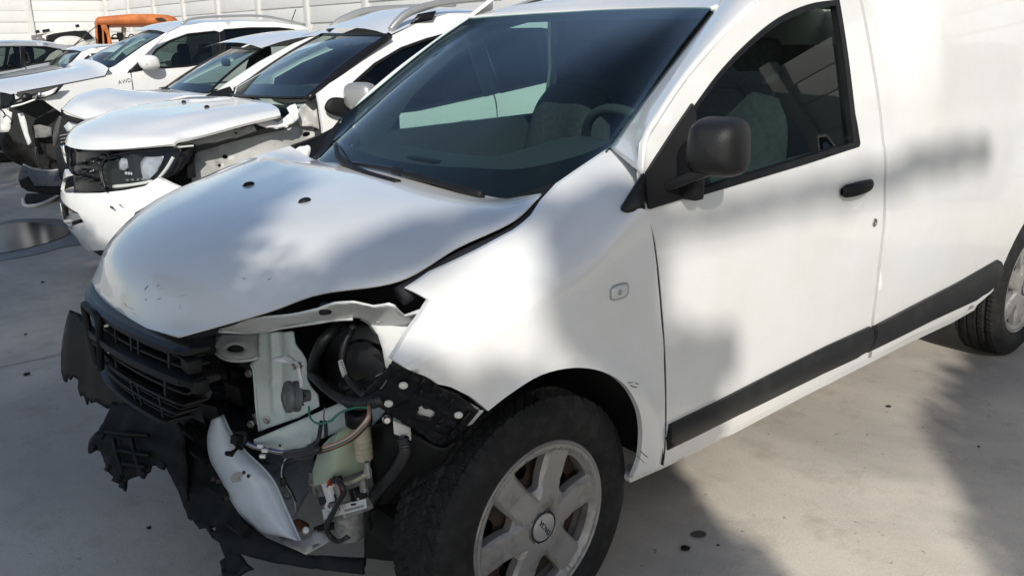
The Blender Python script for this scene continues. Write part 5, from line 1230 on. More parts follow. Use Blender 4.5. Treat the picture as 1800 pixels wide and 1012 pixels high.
sheet('front_mask', [(110, 200), (152, 212), (200, 205), (215, 200), (215, 260), (150, 300), (118, 290), (105, 258), (104, 225)], (pF[0]-V(.06, .06, 0), pF[1]), M['dark'], C.root, .004)
sheet('headlight', [(112, 222), (124, 211), (148, 217), (140, 224), (118, 232)], pF, M['clearplastic'], C.root, .02, step=.05)
for k in range(4):
    for j in range(5):
        u, v = 110+j*5+k*.8, 238+k*6-j*1.0
        rbox('grille_stud', fF(u, v, .01), (.03, .03, .010), M['chrome'] if (j+k) % 2 == 0 else M['silver'], C.root, axes=[nrm(V(1, .4, 0)), nrm(V(-.4, 1, .2)), V(0, 0, 1)], bev=.003)
sheet('running_lamp_blade', [(106, 256), (112, 254), (118, 292), (115, 288)], (pF[0]+V(.02, .02, 0), pF[1]), M['chrome'], C.root, .01)
tube('torn_trim', [fF(108, 198, .02), fF(118, 207, .03), fF(124, 212, .03), fF(140, 215, .02)], .012, M['black'], C.root, 6)
rbox('lower_bumper', V(-.75, -5.6, .35), (.3, 1.4, .3), M['black'], C.root, bev=.05)
C.cabin(-1.6, -3.6, 1.3); C.wheel(-3.2); C.wheel(-1.0); C.wheel(-3.2, near=False); C.wheel(-1.0, near=False)
ellip('interior_mirror', at(397, 110, y=-5.5), V(.02, 0, 0), V(0, .08, 0), V(0, 0, .035), M['black'], C.root, .6, 16, 8)
rbox('wiper_arm', at(291, 157, y=-5.9), (.03, .16, .03), M['black'], C.root, bev=.008)

# ----------------------------------------------------------------- larger white crossover with AWD badge, bumper gone
K = Car('white_suv', 'white crossover with AWD lettering, swept headlight and torn-off bumper corner', 'car', -7.4, 1.75, .45, 1.08)
top = K.xz([(296, 57), (320, 46), (360, 40), (420, 38), (480, 39), (530, 46), (562, 58)])
ol = K.xz([(28, 164), (70, 156), (115, 147), (185, 133), (224, 128), (247, 103), (292, 59)])+top[1:]+[(-3.98, 1.15), (-4.02, .6), (-3.8, .36), (-1.6, .36)]+K.xz([(105, 196), (75, 177), (100, 165)])
ol = ol[:-2]+K.xz([(82, 177)])+K.xz([(100, 170), (112, 152)])
ol = [p for p in ol if True]
wA = K.xz([(262, 106), (275, 88), (300, 72), (330, 61), (378, 56), (386, 58), (388, 85), (382, 107), (330, 116), (290, 119), (268, 118)])
wB = K.xz([(394, 53), (440, 50), (490, 50), (517, 53), (518, 64), (470, 66), (430, 78), (396, 96)])
K.body(K.xz([(112, 149), (185, 133), (224, 128), (247, 103), (292, 59)])+top[1:]+[(-3.98, 1.15), (-4.02, .6), (-3.8, .36), (-1.6, .36)]+K.xz([(106, 197), (90, 186), (76, 176), (95, 168)]), [wA, wB], M['white2'])
K.glass(wA); K.glass(wB, M['duskglass']); K.seal(wA, .012); K.seal(wB, .012)
panel('door_pillar_trim', K.xz([(385, 57), (395, 52), (398, 97), (381, 108)]), lambda x, z: K.S(x, z, .006), M['blackgloss'], K.root, step=.1, flip=True)
sheet('rear_pillar_trim', [(518, 54), (526, 55), (528, 62), (519, 64)], (K.cp(522, 58, .004), V(0, 1, .4)), M['silver'], K.root, .004)
tube('door_gap', [K.cp(230, 128, .0), K.cp(233, 150, .0), K.cp(236, 175, 0)], .005, M['ink'], K.root, 6)
tube('fender_gap', [K.cp(30, 163, .0), K.cp(115, 147.5, 0), K.cp(185, 134, 0)], .006, M['ink'], K.root, 6); tube('fender_gap', [K.cp(185, 134, .0), K.cp(192, 120, .0)], .005, M['ink'], K.root, 6)
a0 = K.cp(211, 145, .004); b0_ = K.cp(227, 142, .004)
text_mesh('awd_badge', 'AWD', .055, K.cp(219, 143, .003), b0_-a0, (0, 0, 1), M['silver'], K.root, depth=.003)
K.lid('roof', [K.cp(292, 58)]+[K.cp(*q) for q in ((320, 46), (360, 40), (420, 38), (480, 39), (530, 46), (562, 58))], .04, -.1, M['white2'], pw=2.6)
K.screen(at(202, 117, y=-7.62), at(128, 119, y=-8.75), at(292, 58, y=-7.66), at(252, 57, y=-8.62), .05, .06)
K.lid('hood', [K.cp(192, 121), K.cp(185, 133), K.cp(150, 140), K.cp(115, 147.5), K.cp(70, 156), K.cp(30, 163.5), K.cp(20, 166)], .085, .25, M['white2'], rows=13, pw=2.2)
sheet('pillar_skin', [(192, 120), (202, 116), (250, 82), (292, 57), (296, 58), (247, 104), (224, 129), (186, 134)], (K.cp(235, 105, .006), nrm(V(.35, .8, .45))), M['white2'], K.root, .01)
mK = K.cp(262, 110, .13)
ellip('door_mirror', mK, V(.098, .02, 0), V(-.02, .08, 0), V(.01, 0, .075), M['white2'], K.root, .75)
rbox('mirror_indicator', mK+V(.055, .01, -.01), (.012, .16, .014), M['clearplastic'], K.root, bev=.003)
sheet('mirror_sail', [(224, 128), (246, 106), (252, 120), (250, 124)], (K.cp(240, 120, .01), V(0, 1, .2)), M['black'], K.root, .01)
hl = [(20, 186), (24, 176), (50, 167), (80, 160), (112, 149), (98, 165), (78, 172), (50, 180), (25, 190)]
pH = (K.cp(60, 172, .01), nrm(V(.35, 1, .1)))
hlo = sheet('headlight', hl, pH, M['blackgloss'], K.root, .02, step=.05)
sheet('lamp_reflector', [(70, 172), (68, 165), (85, 160), (102, 153), (96, 163), (80, 170)], (pH[0]+nrm(pH[1])*.012, pH[1]), M['clearplastic'], hlo, .006)
ellip('projector_lens', onp(pH)(47, 172, .01), V(.05, 0, 0), V(0, .03, 0), V(0, 0, .045), M['blackgloss'], hlo, 1, 16, 10)
tube('lamp_strip', [onp(pH)(20, 188, .015), onp(pH)(40, 183, .02), onp(pH)(62, 175, .02)], .010, M['drl'], hlo, 6)
ellip('projector_glint', onp(pH)(70, 167, .02), V(.02, 0, 0), V(0, .02, 0), V(0, 0, .03), M['reflector'], hlo, 1, 12, 8)
sheet('bumper_remnant', [(0, 192), (10, 192), (20, 198), (17, 226), (14, 232), (0, 233)], (at(8, 212, y=-7.9), nrm(V(.8, .6, .1))), M['white2'], K.root, .02, step=.1)
tube('loose_wire', [at(0, 192, y=-7.8), at(5, 196, y=-7.75), at(9, 203, y=-7.75), at(5, 207, y=-7.75)], .008, M['cable'], K.root, 5)
sheet('nose_grille', [(0, 163), (22, 163), (24, 176), (14, 189), (0, 192)], (at(10, 175, y=-8.0), nrm(V(.9, .4, .1))), M['blackgloss'], K.root, .02)
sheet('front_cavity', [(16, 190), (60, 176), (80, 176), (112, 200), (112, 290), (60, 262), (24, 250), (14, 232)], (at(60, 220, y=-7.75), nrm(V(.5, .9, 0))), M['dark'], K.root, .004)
sheet('crash_bracket', [(31, 200), (40, 198), (46, 214), (50, 236), (55, 250), (49, 256), (43, 240), (36, 220)], (at(42, 226, y=-7.55), nrm(V(.6, .8, 0))), M['inner'], K.root, .01)
sheet('inner_panel', [(58, 221), (70, 219), (90, 224), (91, 240), (62, 243)], (at(75, 232, y=-7.6), nrm(V(.5, .8, .1))), mat('grimy_panel', (.20, .20, .19), .7, 0, 0, (10, (.06, .06, .06), .4, .7)), K.root, .006)
tube('hanging_wire', [at(64, 258, y=-7.5), at(63, 272, y=-7.5), at(67, 281, y=-7.5), at(70, 288, y=-7.5)], .010, M['cable'], K.root, 5)
sheet('arch_liner_piece', [(96, 222), (104, 203), (112, 208), (108, 226), (100, 250), (94, 262), (92, 240)], (at(102, 235, y=-7.42), nrm(V(.5, .9, 0))), mat('grey_liner', (.06, .06, .062), .6), K.root, .01)
K.cabin(-1.75, -3.8, 1.5); K.wheel(-3.2); K.wheel(-1.02, y=-7.80, disc=False); K.wheel(-3.2, near=False); K.wheel(-.95, near=False)
tube('roof_rail', [K.cp(322, 47, .0)+V(0, -.05, .03), K.cp(345, 41)+V(0, -.05, .05), K.cp(400, 37)+V(0, -.05, .05), K.cp(470, 37)+V(0, -.05, .05), K.cp(540, 47)+V(0, -.05, .02)], .014, M['silver'], K.root, 8)
tube('aerial', [at(512, 39, y=-8.0), at(520, 17, y=-8.0)], .006, M['cable'], K.root, 6, 1)

# ----------------------------------------------------------------- grey hatchback at the far left
H = Car('grey_hatchback', 'silver-grey hatchback with dark side windows behind the other damaged cars', 'car', -11.0, 1.7, .5, 1.0)
hw1 = H.xz([(-40, 90), (0, 83), (35, 82), (37, 105), (36, 119), (0, 125), (-40, 130)]); hw2 = H.xz([(43, 82), (80, 83), (108, 88), (112, 93), (95, 106), (70, 111), (44, 117)])
ol = H.xz([(-140, 150), (-110, 120), (-60, 88), (0, 76), (40, 74), (90, 76), (125, 82), (132, 88), (120, 96), (112, 110), (112, 140)])+[(-1.85, .6), (-1.7, .35), (.6, .35), (.8, .7)]
H.body(ol, [hw1, hw2], M['grey']); H.glass(hw1); H.glass(hw2); H.seal(hw1, .012); H.seal(hw2, .012)
panel('door_pillar_trim', H.xz([(34, 81), (44, 81), (45, 118), (35, 120)]), lambda x, z: H.S(x, z, .006), M['blackgloss'], H.root, step=.1, flip=True)
H.lid('roof', [H.cp(-60, 88), H.cp(0, 76), H.cp(40, 74), H.cp(90, 76), H.cp(127, 83)], .03, 0, M['grey'], pw=3)
sheet('rear_spoiler', [(112, 82), (126, 79), (134, 83), (125, 88)], (H.cp(124, 84, .01), V(-.2, .8, .6)), M['grey'], H.root, .03)
tube('door_gap', [H.cp(45, 119, 0), H.cp(51, 130, 0), H.cp(52, 150, 0)], .008, M['ink'], H.root, 5)
tube('door_handle', [H.cp(15, 135, .01), H.cp(25, 131, .03), H.cp(38, 131, .03), H.cp(42, 134, .01)], .02, M['grey'], H.root, 8)
tube('body_crease', [H.cp(0, 147, .006), H.cp(45, 138, .006), H.cp(70, 133, .006)], .012, M['grey'], H.root, 6)
H.cabin(.2, -1.7, 1.3); H.wheel(-1.3); H.wheel(.3); H.wheel(-1.3, near=False)
# ----------------------------------------------------------------- old white car with red seats
O = Car('old_white_saloon', 'old white saloon with dark red seats between the crossover and grey hatchback', 'car', -9.75, 1.55, .5, .98)
ow = O.xz([(139, 114), (150, 101), (160, 94), (185, 92), (215, 92), (240, 112), (180, 116)])
ol = O.xz([(116, 121), (143, 92), (160, 85), (200, 81), (235, 83)])+[(-3.6, 1.1), (-3.7, .5), (-1.2, .4), (-.4, .4), (-.3, .9)]
O.body(ol, [ow], M['white2']); O.glass(ow, glassmat('clear_side_glass', (.75, .8, .78)))
tube('quarter_divider', [O.cp(158, 95, .004), O.cp(163, 108, .004)], .014, M['white2'], O.root, 6)
O.screen(at(118, 119, y=-9.85), at(70, 127, y=-11.1), at(143, 91, y=-9.95), at(118, 90, y=-11.0), .03, .03)
O.lid('roof', [O.cp(143, 91), O.cp(165, 84), O.cp(200, 80), O.cp(235, 82)], .02, 0, M['white2'], pw=3)
O.lid('hood', [O.cp(116, 121), O.S(-.9, .96), O.S(-.35, .90)], .03, .05, M['white2'])
for k in range(2): ellip('seat', V(-2.0, -10.2-.6*k, 1.02), V(.1, 0, 0), V(0, .25, 0), V(-.04, 0, .22), M['redseat'], O.root, .6, 16, 10)
rbox('cabin_floor', V(-2.2, -10.5, .6), (2, 1.3, .1), M['cabin'], O.root); O.wheel(-3.0); O.wheel(-.8); O.wheel(-3.0, near=False)
# ----------------------------------------------------------------- off-roader seen from behind
R4 = thing('white_offroader', 'cream-white off-roader seen from behind with spare wheel bulge and dark rear window', 'car')
yb = -14.5
cream = paintmat('cream_paint', (.72, .71, .64), .2)
bk = (at(110, 80, y=yb), nrm(V(.15, 1, 0)))
sheet('tailgate', [(57, 66), (66, 61), (80, 59), (95, 55), (125, 50), (150, 50), (158, 54), (168, 69), (170, 90), (168, 150), (60, 150), (58, 100)], bk, cream, R4, .06, step=.2, holes=[])
sheet('rear_window', [(81, 63), (95, 59), (125, 55), (151, 54), (158, 60), (165, 68), (140, 73), (115, 72), (107, 75), (81, 74)], (bk[0]+V(0, .04, 0), bk[1]), M['blackgloss'], R4, .01)
ellip('spare_wheel_cover', at(126, 92, y=yb+.10), V(.30, 0, 0), V(0, .10, 0), V(0, 0, .27), cream, R4, .8)
for u in (60, 71): rbox('tail_lamp', at(u, 70, y=yb+.03), (.07, .05, .14), mat('lamp_grey_%d' % u, (.2, .19, .19), .3), R4, bev=.015)
for u, v in ((66, 56), (78, 55), (84, 54), (136, 46)): rbox('roof_rack_foot', at(u, v, y=yb-.4), (.06, .05, .05), M['black'], R4, axes=[nrm(V(1, 0, -.3)), V(0, 1, 0), nrm(V(.3, 0, 1))], bev=.01)
gmesh('roof', [[at(u, v, y=yb-d)+V(0, 0, .02) for u, v in ((60, 65), (80, 59), (125, 50), (150, 50), (160, 56))] for d in (0, .3, 1.0, 2.2)], cream, R4)
lathe('sticker', [(.04, .001), (0, .0015)], at(161, 66, y=yb+.06), (0, 1, 0), M['whiteplastic'], R4, 16)
for x in (-2.4, -3.3): lathe('tyre', [(.2, -.1), (.33, -.09), (.34, .09), (.2, .1), (0, .1)], (x, yb-.5, .34), (1, 0, 0), M['rubber'], R4, 24)
tube('wiper_arm', [at(170, 46, y=yb+.2), at(150, 62, y=yb+.2), at(126, 84, y=yb+.2)], .008, M['cable'], R4, 5, 1)
# ----------------------------------------------------------------- orange cab shell
OC = thing('orange_cab_shell', 'rusty orange truck cab frame without glass standing by the white fence', 'cab shell')
yo = -15.8
po = (at(240, 60, y=yo), nrm(V(.2, 1, 0)))
sheet('roof_beam', [(168, 34), (172, 30), (195, 28), (230, 25), (270, 25), (296, 27), (308, 31), (314, 38), (312, 42), (286, 41), (230, 41), (190, 42), (188, 43), (170, 42)], po, M['orange'], OC, .5, step=.15, off=lambda a, b: .03*math.cos(b*5))
sheet('rear_pillar', [(168, 36), (184, 38), (190, 50), (195, 66), (198, 82), (190, 100), (170, 100), (168, 84)], po, M['orange'], OC, .12, step=.1, holes=[[(171, 44), (177, 44), (180, 55), (181, 80), (176, 84), (173, 78)], [(182, 52), (188, 62), (190, 79), (184, 80)]])
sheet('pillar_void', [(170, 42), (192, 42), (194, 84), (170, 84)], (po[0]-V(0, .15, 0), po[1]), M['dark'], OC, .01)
sheet('cab_wall', [(170, 100), (330, 96), (330, 130), (170, 140)], po, M['orange'], OC, .3, step=.3)
sheet('rust_patch', jitter([(272, 31), (285, 32), (292, 35), (288, 38), (278, 37), (273, 35)], 1.2, 2), (po[0]+V(0, .04, 0), po[1]), M['rust'], OC, .004)
tube('gear_lever', [at(217, 78, y=yo-.3), at(217, 62, y=yo-.3), at(218, 49, y=yo-.3)], lambda t: .03+.02*t, M['reservoir2'], OC, 6, 2)
rbox('instrument', at(211, 62, y=yo-.25), (.10, .08, .10), M['black'], OC, bev=.01); rbox('instrument', at(212, 72, y=yo-.25), (.06, .08, .14), M['black'], OC, bev=.01)
tube('cross_bar', [at(196, 68, y=yo-.3), at(260, 67, y=yo-.3)], .025, M['black'], OC, 6, 1)
for u0 in (200, 229): tube('bent_hose', [at(u0-4, 69, y=yo-.3), at(u0-2, 63, y=yo-.3), at(u0+4, 61, y=yo-.3), at(u0+8, 68, y=yo-.3)], .012, M['cable'], OC, 6)
# ----------------------------------------------------------------- loose bumper lying on the ground
LB = thing('loose_bumper', 'broken grey bumper cover lying on the concrete in front of the cars', 'bumper')
dk = mat('bumper_inside_grey', (.16, .165, .17), .6, 0, 0, (6, (.03, .03, .03), .48, .6))
rows = [[at(40, 290, y=-6.62), at(60, 298, y=-6.60), at(85, 301, y=-6.58), at(104, 299, y=-6.56), at(122, 296, y=-6.54)], [at(34, 304, y=-6.52), at(58, 315, y=-6.50), at(85, 318, y=-6.48), at(104, 315, y=-6.46), at(122, 312, y=-6.44)], [at(32, 318, y=-6.5), at(58, 334, y=-6.46), at(85, 338, y=-6.44), at(104, 334, y=-6.42), at(122, 330, y=-6.4)]]
patch('bumper_skin', rows, dk, LB, 5, 5, .006)
tube('top_edge', [p+V(0, 0, .004) for p in rows[0]], .012, M['silver'], LB, 6)
sheet('torn_inside', jitter([(32, 318), (50, 310), (62, 326), (90, 326), (113, 326), (112, 342), (80, 342), (48, 335), (38, 328)], 2.5, 6), (at(75, 330, y=-6.36), V(.2, 1, .3)), M['black'], LB, .005)
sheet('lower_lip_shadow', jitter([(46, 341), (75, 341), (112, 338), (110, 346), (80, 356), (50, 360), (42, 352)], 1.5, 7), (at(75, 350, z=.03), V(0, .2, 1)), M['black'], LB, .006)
tube('white_lip', [at(41, 350, z=.03), at(44, 361, z=.015), at(62, 361, z=.015), at(80, 356, z=.02), at(98, 347, z=.03), at(113, 339, z=.05)], .016, M['whiteplastic'], LB, 6)
# ================================================================= FENCES
def fence(name, label, p0, dirv, bays, bay=1.93, h=3.0, rows_=11, tilt=.07):
    f = thing(name, label, 'fence'); p0 = np.array(p0, float); dv = nrm(dirv); nv = np.cross(V(0, 0, 1), dv)
    pm = rbox('post', (0, 0, h/2+.05), (.14, .15, h+.1), M['post'], None, bev=.012); me_p = pm.data; bpy.data.objects.remove(pm)
    ph = h/rows_
    pn = rbox('panel', (0, 0, 0), (bay-.10, .040, ph+.012), M['wall'], None, bev=.010); me_n = pn.data; bpy.data.objects.remove(pn)
    ang = math.atan2(dv[1], dv[0]); rr = random.Random(len(name)+bays)
    for k in range(bays+1):
        o = bpy.data.objects.new('post', me_p); COL.objects.link(o); o.parent = f
        o.location = tuple(p0+dv*bay*k); o.rotation_euler = (0, 0, ang)
        if k == bays: break
        for r in range(rows_):
            o = bpy.data.objects.new('panel', me_n); COL.objects.link(o); o.parent = f
            o.location = tuple(p0+dv*bay*(k+.5)+nv*rr.uniform(-.004, .004)+V(0, 0, ph*(r+.5))); o.rotation_euler = (tilt+rr.uniform(-.006, .006), 0, ang)
    return f
fence('panel_fence', 'white concrete panel fence running behind the parked cars', (-6.0, 3.7, 0), (0, -1, 0), 14)
fence('panel_fence', 'white concrete panel fence along the far end of the yard', (-6.05, -23.5, 0), (1, 0, 0), 9)
fence('panel_fence', 'white concrete panel fence on the near side of the yard behind the photographer', (-17.4, 5.2, 0), (1, 0, 0), 7, h=3.9, rows_=14, tilt=-.07)
# brown warehouse beyond the near fence (only mirrored in the van's glass)
wh_ = thing('warehouse', 'brown metal warehouse standing behind the near fence', 'building')
brown = mat('brown_cladding', (.12, .065, .045), .7, 0, 0, (2, (.09, .045, .03), .4, .7))
for k in range(24):
    rbox('cladding', V(-19+.62*k, 7.0, 5.5), (.60, .06, 11.0), brown, wh_, bev=.02)
rbox('roof', V(-11.9, 10, 11.1), (15, 6.6, .2), brown, wh_, bev=.03); rbox('gable_wall', V(-4.45, 10, 5.5), (.1, 6, 11.0), brown, wh_, bev=.02)
# ================================================================= GROUND
def concrete(dk=1.0):
    m = bpy.data.materials.new('worn_concrete'); m.use_nodes = True; t = m.node_tree; p = t.nodes['Principled BSDF']; L = t.links.new
    tc = t.nodes.new('ShaderNodeTexCoord')
    def noise(sc, det=6, ro=.6, vec=None, dist=0):
        n = t.nodes.new('ShaderNodeTexNoise'); n.inputs['Scale'].default_value = sc; n.inputs['Detail'].default_value = det; n.inputs['Roughness'].default_value = ro; n.inputs['Distortion'].default_value = dist
        L(vec or tc.outputs['Object'], n.inputs['Vector']); return n.outputs['Fac']
    def ramp(x, a, b, ca, cb):
        r = t.nodes.new('ShaderNodeValToRGB'); r.color_ramp.elements[0].position = a; r.color_ramp.elements[1].position = b
        r.color_ramp.elements[0].color = (*ca, 1); r.color_ramp.elements[1].color = (*cb, 1); L(x, r.inputs[0]); return r.outputs[0]
    def mul(a, b, f=1):
        k = t.nodes.new('ShaderNodeMixRGB'); k.blend_type = 'MULTIPLY'; k.inputs[0].default_value = f; L(a, k.inputs[1]); L(b, k.inputs[2]); return k.outputs[0]
    mp = t.nodes.new('ShaderNodeMapping'); mp.inputs['Rotation'].default_value = (0, 0, .5); mp.inputs['Scale'].default_value = (1, .28, 1); L(tc.outputs['Object'], mp.inputs['Vector'])
    c = ramp(noise(2.3, 9, .65, mp.outputs[0], .3), .3, .72, tuple(dk*q for q in (.70, .635, .54)), tuple(dk*q for q in (.55, .495, .415)))
    c = mul(c, ramp(noise(.55, 5, .6, None, .8), .42, .60, (1, 1, 1), (.62, .63, .66)), .9)      # broad worn areas
    c = mul(c, ramp(noise(7, 8, .7), .52, .78, (1, 1, 1), (.72, .70, .66)))
    c = mul(c, ramp(noise(26, 3, .6), .67, .74, (1, 1, 1), (.52, .50, .47)))               # specks
    c = mul(c, ramp(noise(160, 3, .6), .35, .75, (1.06, 1.05, 1.04), (.86, .85, .84)))
    L(c, p.inputs['Base Color']); p.inputs['Roughness'].default_value = .82
    b = t.nodes.new('ShaderNodeBump'); b.inputs['Strength'].default_value = .35; b.inputs['Distance'].default_value = .004
    L(noise(60, 6, .7), b.inputs['Height']); L(b.outputs[0], p.inputs['Normal'])
    return m
g = mesh('ground', [(-400, -400, 0), (400, -400, 0), (400, 400, 0), (-400, 400, 0)], [(0, 1, 2, 3)], concrete(), None, False); tag(g, kind='structure')
# slab joint
def gp(u, v, z=.0): return at(u, v, z=z)
jm = mat('joint_dirt', (.10, .095, .085), .9)
def gstrip(nm, A, B, w, m, z=.004, wob=.01):
    a, b = np.array(A), np.array(B); d = nrm(b-a); n = V(-d[1], d[0], 0); L_ = np.linalg.norm(b-a); k = max(2, int(L_/.15)); r = random.Random(int(L_*100)); vs = []
    for i in range(k+1):
        c = a+d*L_*i/k+n*r.uniform(-wob, wob)*.3; ww = w*r.uniform(.5, 1.2); vs += [c+n*ww+V(0, 0, z), c-n*ww+V(0, 0, z)]
    return mesh(nm, vs, [(2*i, 2*i+1, 2*i+3, 2*i+2) for i in range(k)], m, g, False)
ja, jb = gp(0, 647), gp(115, 622); jd = nrm(jb-ja)
gstrip('slab_joint', ja-jd*3, jb+jd*6, .004, jm)
# puddle and damp patches with their own outline
def gpatch(nm, px, m, z, n=4, par=None):
    P = [gp(*q) for q in px]; ol = [(p[0], p[1]) for p in spl(P, n, True)]
    return panel(nm, ol, lambda x, y: V(x, y, z), m, par, (), .25)
damp = mat('damp_concrete', (.17, .16, .15), .45, 0, 0, (3, (.11, .105, .095), .4, .7))
gpatch('damp_patch', [(0, 392), (29, 386), (86, 385), (123, 391), (158, 412), (150, 428), (109, 436), (57, 449), (0, 459), (-60, 465), (-80, 425), (-50, 398)], damp, .004, par=g)
wm = mat('puddle_water', (.03, .03, .032), .16, 0, 0); 
pud = gpatch('puddle', [(0, 398), (40, 393), (82, 395), (112, 401), (124, 410), (104, 421), (62, 434), (0, 447), (-60, 451), (-80, 420)], wm, .008); tag(pud, kind='structure')
oil = mat('oil_stain', (.10, .095, .09), .6)
for (u, v, ru, rv) in ((1228, 940, 14, 6), (1560, 785, 0, 0)):
    if ru: gpatch('oil_stain', [(u+ru*math.cos(t), v+rv*math.sin(t)) for t in np.linspace(0, 6.28, 9, endpoint=False)], oil, .004, par=g)
# chips and pebbles on the concrete
deb = [(1206, 966, .018, 'black'), (1562, 715, .012, 'dark'), (1262, 958, .006, 'dark'), (47, 659, .018, 'dark'), (262, 928, .009, 'dark'), (45, 588, .010, 'dark'), (1720, 785, .006, 'dark'), (75, 497, .015, 'dark')]
rd = random.Random(5)
for i, (u, v, s, m) in enumerate(deb):
    where = 'by the front wheel' if 1100 < u < 1300 else ('in the sunlit strip' if u >= 1300 else 'on the shaded concrete before the bumper')
    b = bmesh.new(); bmesh.ops.create_icosphere(b, subdivisions=1, radius=1)
    p = gp(u, v)
    for q in b.verts: q.co = Vector((p[0]+q.co.x*s*rd.uniform(.6, 1.1), p[1]+q.co.y*s*rd.uniform(.5, 1), .35*s+q.co.z*s*.35*rd.uniform(.8, 1.2)))
    me = bpy.data.meshes.new('debris_chip'); b.to_mesh(me); b.free()
    tag(link('debris_chip', me, M[m]), 'small dark debris chip lying '+where, 'debris', 'debris chips on the concrete')
# ================================================================= ADDED SHADE TREES, out of view, crowns laid out to cast the wanted shade
leafm = bpy.data.materials.new('leaf'); leafm.use_nodes = True
_p = leafm.node_tree.nodes['Principled BSDF']; _p.inputs['Base Color'].default_value = (.055, .085, .03, 1); _p.inputs['Roughness'].default_value = .6
bark = mat('bark', (.14, .11, .085), .9, 0, 0, (8, (.08, .065, .05), .4, .7), (20, .6))
def tree(label, base, clumps, seed, leaf=.024):
    t = thing('added_shade_tree', label, 'tree', 'unseen trees added to shade the yard'); r = np.random.default_rng(seed); base = np.array(base, float)
    cen = [np.array(c[0])+SUNV*c[2] for c in clumps]; mid = np.mean(cen, 0)
    fork = base+V((mid[0]-base[0])*.3, (mid[1]-base[1])*.3, mid[2]*.55)
    tube('trunk', [base-V(0, 0, .1), base+V(.05, .03, 1.0), (base+fork)/2+V(.06, -.05, .3), fork], lambda q: .16-.07*q, bark, t, 12)
    far_ = [k for k, c in enumerate(clumps) if c[0][2] < .01 and (c[0][0] > .85 or c[0][1] > 2.2 or c[0][1] < -3)] or list(range(len(cen)))
    for k in far_[::max(1, len(far_)//7)]:
        tube('limb', [fork, fork*.5+cen[k]*.5+V(0, 0, .25), cen[k]], lambda q: .07-.055*q, bark, t, 7)
    vs = []; fs = []
    for c, cl in zip(cen, clumps):
        rad = cl[1]; n = int(max(80, rad*rad*3.14/(leaf*leaf*1.56)*5.0))
        d = r.normal(size=(n, 3)); d /= np.linalg.norm(d, axis=1)[:, None]; q = c+d*(rad*r.random((n, 1))**.42)
        a = r.normal(size=(n, 3)); a /= np.linalg.norm(a, axis=1)[:, None]; b = np.cross(a, r.normal(size=(n, 3))); b /= np.linalg.norm(b, axis=1)[:, None]
        s = leaf*(.7+.6*r.random((n, 1)))
        vs.append(np.stack([q-a*s*1.3, q+b*s*.6, q+a*s*1.3, q-b*s*.6], 1).reshape(-1, 3))
    vs = np.concatenate(vs); nf = len(vs)//4
    me = bpy.data.meshes.new('crown'); me.vertices.add(len(vs)); me.vertices.foreach_set('co', vs.astype(np.float32).ravel())
    me.loops.add(nf*4); me.loops.foreach_set('vertex_index', np.arange(nf*4, dtype=np.int32))
    me.polygons.add(nf); me.polygons.foreach_set('loop_start', np.arange(0, nf*4, 4, dtype=np.int32)); me.polygons.foreach_set('loop_total', np.full(nf, 4, dtype=np.int32))
    me.update(calc_edges=True); link('crown', me, leafm, t)
    return t
rk0 = random.Random(21)
A1 = []
def sh(P, r, t=7.0): A1.append((P, r, t))
# hood, fender and door: fill the shaded outlines with leaf clumps
def fillshade(poly, sp, fn, r, t):
    us = [p[0] for p in poly]; vs_ = [p[1] for p in poly]
    for i, u in enumerate(np.arange(min(us), max(us), sp)):
        for v in np.arange(min(vs_)+(i % 2)*sp*.5, max(vs_), sp):
            if inpoly(u, v, poly): sh(fn(u, v), r*rk0.uniform(.85, 1.15), t+rk0.uniform(-.8, .8))
def on_hood(u, v): return HOODG[0][0]*0+np.array([p for r in HOODG for p in r])[int(np.argmin(((_HP-[u, v])**2).sum(1)))]
fillshade([(150, 440), (260, 360), (400, 300), (500, 268), (545, 300), (470, 365), (405, 440), (350, 530), (300, 585), (200, 555)], 30, on_hood, .055, 11.5)
fillshade([(945, 345), (940, 365), (800, 435), (705, 490), (640, 495), (560, 515), (530, 512), (610, 450), (710, 400), (830, 365)], 26, on_hood, .045, 11.5)
fillshade([(965, 350), (1060, 275), (1125, 310), (1150, 420), (1165, 600), (1168, 800), (1120, 830), (1112, 700), (1070, 655), (1020, 640), (990, 560), (970, 470)], 42, lambda u, v: at(u, v, y=.865), .062, 10.0)
fillshade([(1172, 600), (1230, 588), (1275, 600), (1285, 640), (1250, 690), (1172, 745)], 34, lambda u, v: at(u, v, y=.865), .05, 9.0)
for u, v, r in [(1150+12*k+rk0.uniform(-6, 6), 398-.21*12*k-(8 if k > 36 else 0)+rk0.uniform(-7, 7), rk0.uniform(.024, .034)+(.010 if k > 34 else 0)) for k in range(49)]: sh(at(u, v, y=.87), r, 11.0+rk0.uniform(-1, 1))
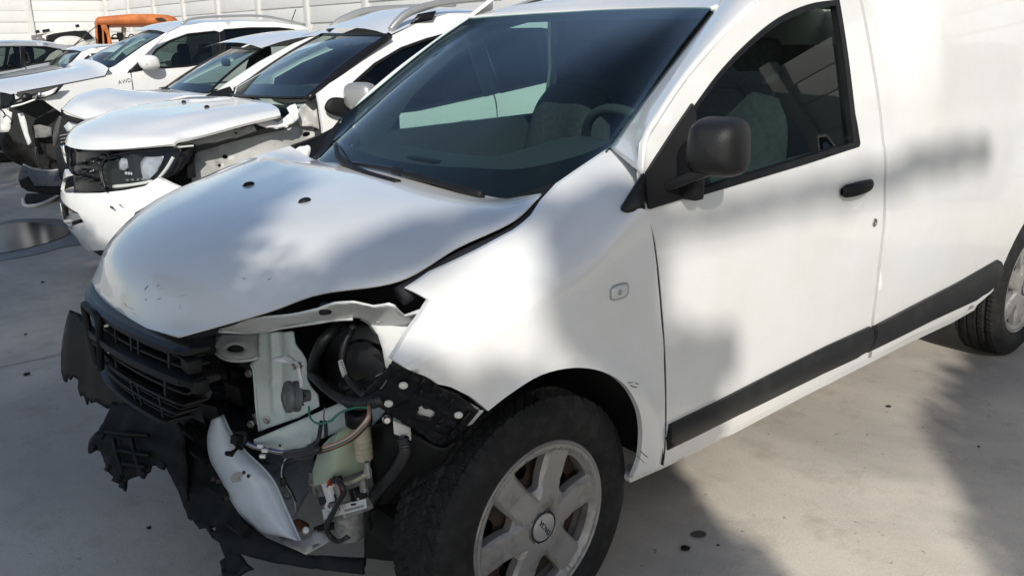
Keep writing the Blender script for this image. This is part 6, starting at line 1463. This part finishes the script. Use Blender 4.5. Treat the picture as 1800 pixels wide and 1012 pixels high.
# wheel, front end, ground round the nose
for P, r in (((.0, .85, .35), .30), ((.25, .80, .30), .26), ((.30, .75, .60), .16), ((.45, .6, .45), .30), ((.6, .35, .5), .32), ((.65, .0, .5), .34), ((.65, -.4, .45), .34), ((-.2, .85, .25), .18), ((.12, .84, .58), .14), ((.42, .70, .72), .14), ((.52, .5, .78), .14)): sh(V(*P), r, 7.2)
for x, y, r in ((-.42, .72, .30), (-.30, 1.05, .34), (.1, 1.0, .4), (.3, .4, .5), (.9, .5, .55), (1.0, 1.3, .5), (.5, 1.35, .4), (.8, -.4, .55), (.7, -1.3, .55), (.6, -2.1, .55), (.5, -3.0, .55), (1.5, -.5, .6), (1.6, .8, .6), (1.4, -1.8, .6), (-.55, .62, .26), (-.62, .55, .2), (-.75, .40, .2)): sh(V(x, y, 0), r, 7.0+.3*((x*7+y*5) % 1))
rk = random.Random(9)
for i in range(5):
    for j in range(12): sh(V(.15+.42*i+rk.uniform(-.1, .1), -4.4+.5*j+rk.uniform(-.1, .1), 0), .42, 7.5+rk.uniform(-.5, .5)) if not (i == 0 and j > 8) else None
for k in range(16): sh(V(rk.uniform(1.2, 3.0), rk.uniform(-2.2, 1.6), 0), rk.uniform(.35, .6), rk.uniform(6.5, 8.5))
tree('unseen leafy tree added behind the photographer to shade the front of the van', (5.6, 7.0, 0), A1, 1)
A1 = []
for x, y, r in ((-1.55, 1.55, .36), (-1.22, 1.72, .33), (-1.38, 1.86, .46), (-1.78, 1.42, .40), (-2.2, 1.28, .38), (-2.62, 1.16, .36), (-3.0, 1.2, .40), (-3.3, 1.2, .42), (-1.75, 1.8, .45), (-1.45, 2.1, .5), (-2.3, 1.6, .45), (-2.0, 2.1, .55), (-2.8, 2.0, .6), (-1.3, 2.6, .5), (-3.7, 1.6, .6)): sh(V(x, y, 0), r, 8.5)
for k in range(10): sh(V(rk.uniform(-4, -1.2), rk.uniform(2.4, 3.4), 0), rk.uniform(.4, .6), rk.uniform(7.8, 9.0))
tree('unseen leafy tree added behind the photographer to shade the ground near the rear of the van', (2.0, 6.9, 0), A1, 2)
A1 = []
for x, y, r in ((.2, -4.2, .7), (0, -5.4, .8), (-.3, -6.6, .7), (.6, -5.0, .8), (.4, -6.8, .9), (.2, -8.2, .9), (-.3, -9.6, .8), (-.9, -11, .8), (.5, -10, 1.0), (.2, -12, 1.2), (-1.2, -12.6, .8)): sh(V(x, y, 0), r, 9.0)
tree('unseen leafy tree added to shade the ground before the row of parked cars', (4.9, -1.6, 0), A1, 3, .05)
# ================================================================= keep the tree at thing > part > sub-part
def depth(o):
    d = 1
    while o.parent: o = o.parent; d += 1
    return d
for o in list(bpy.data.objects):
    while depth(o) > 3: o.parent = o.parent.parent
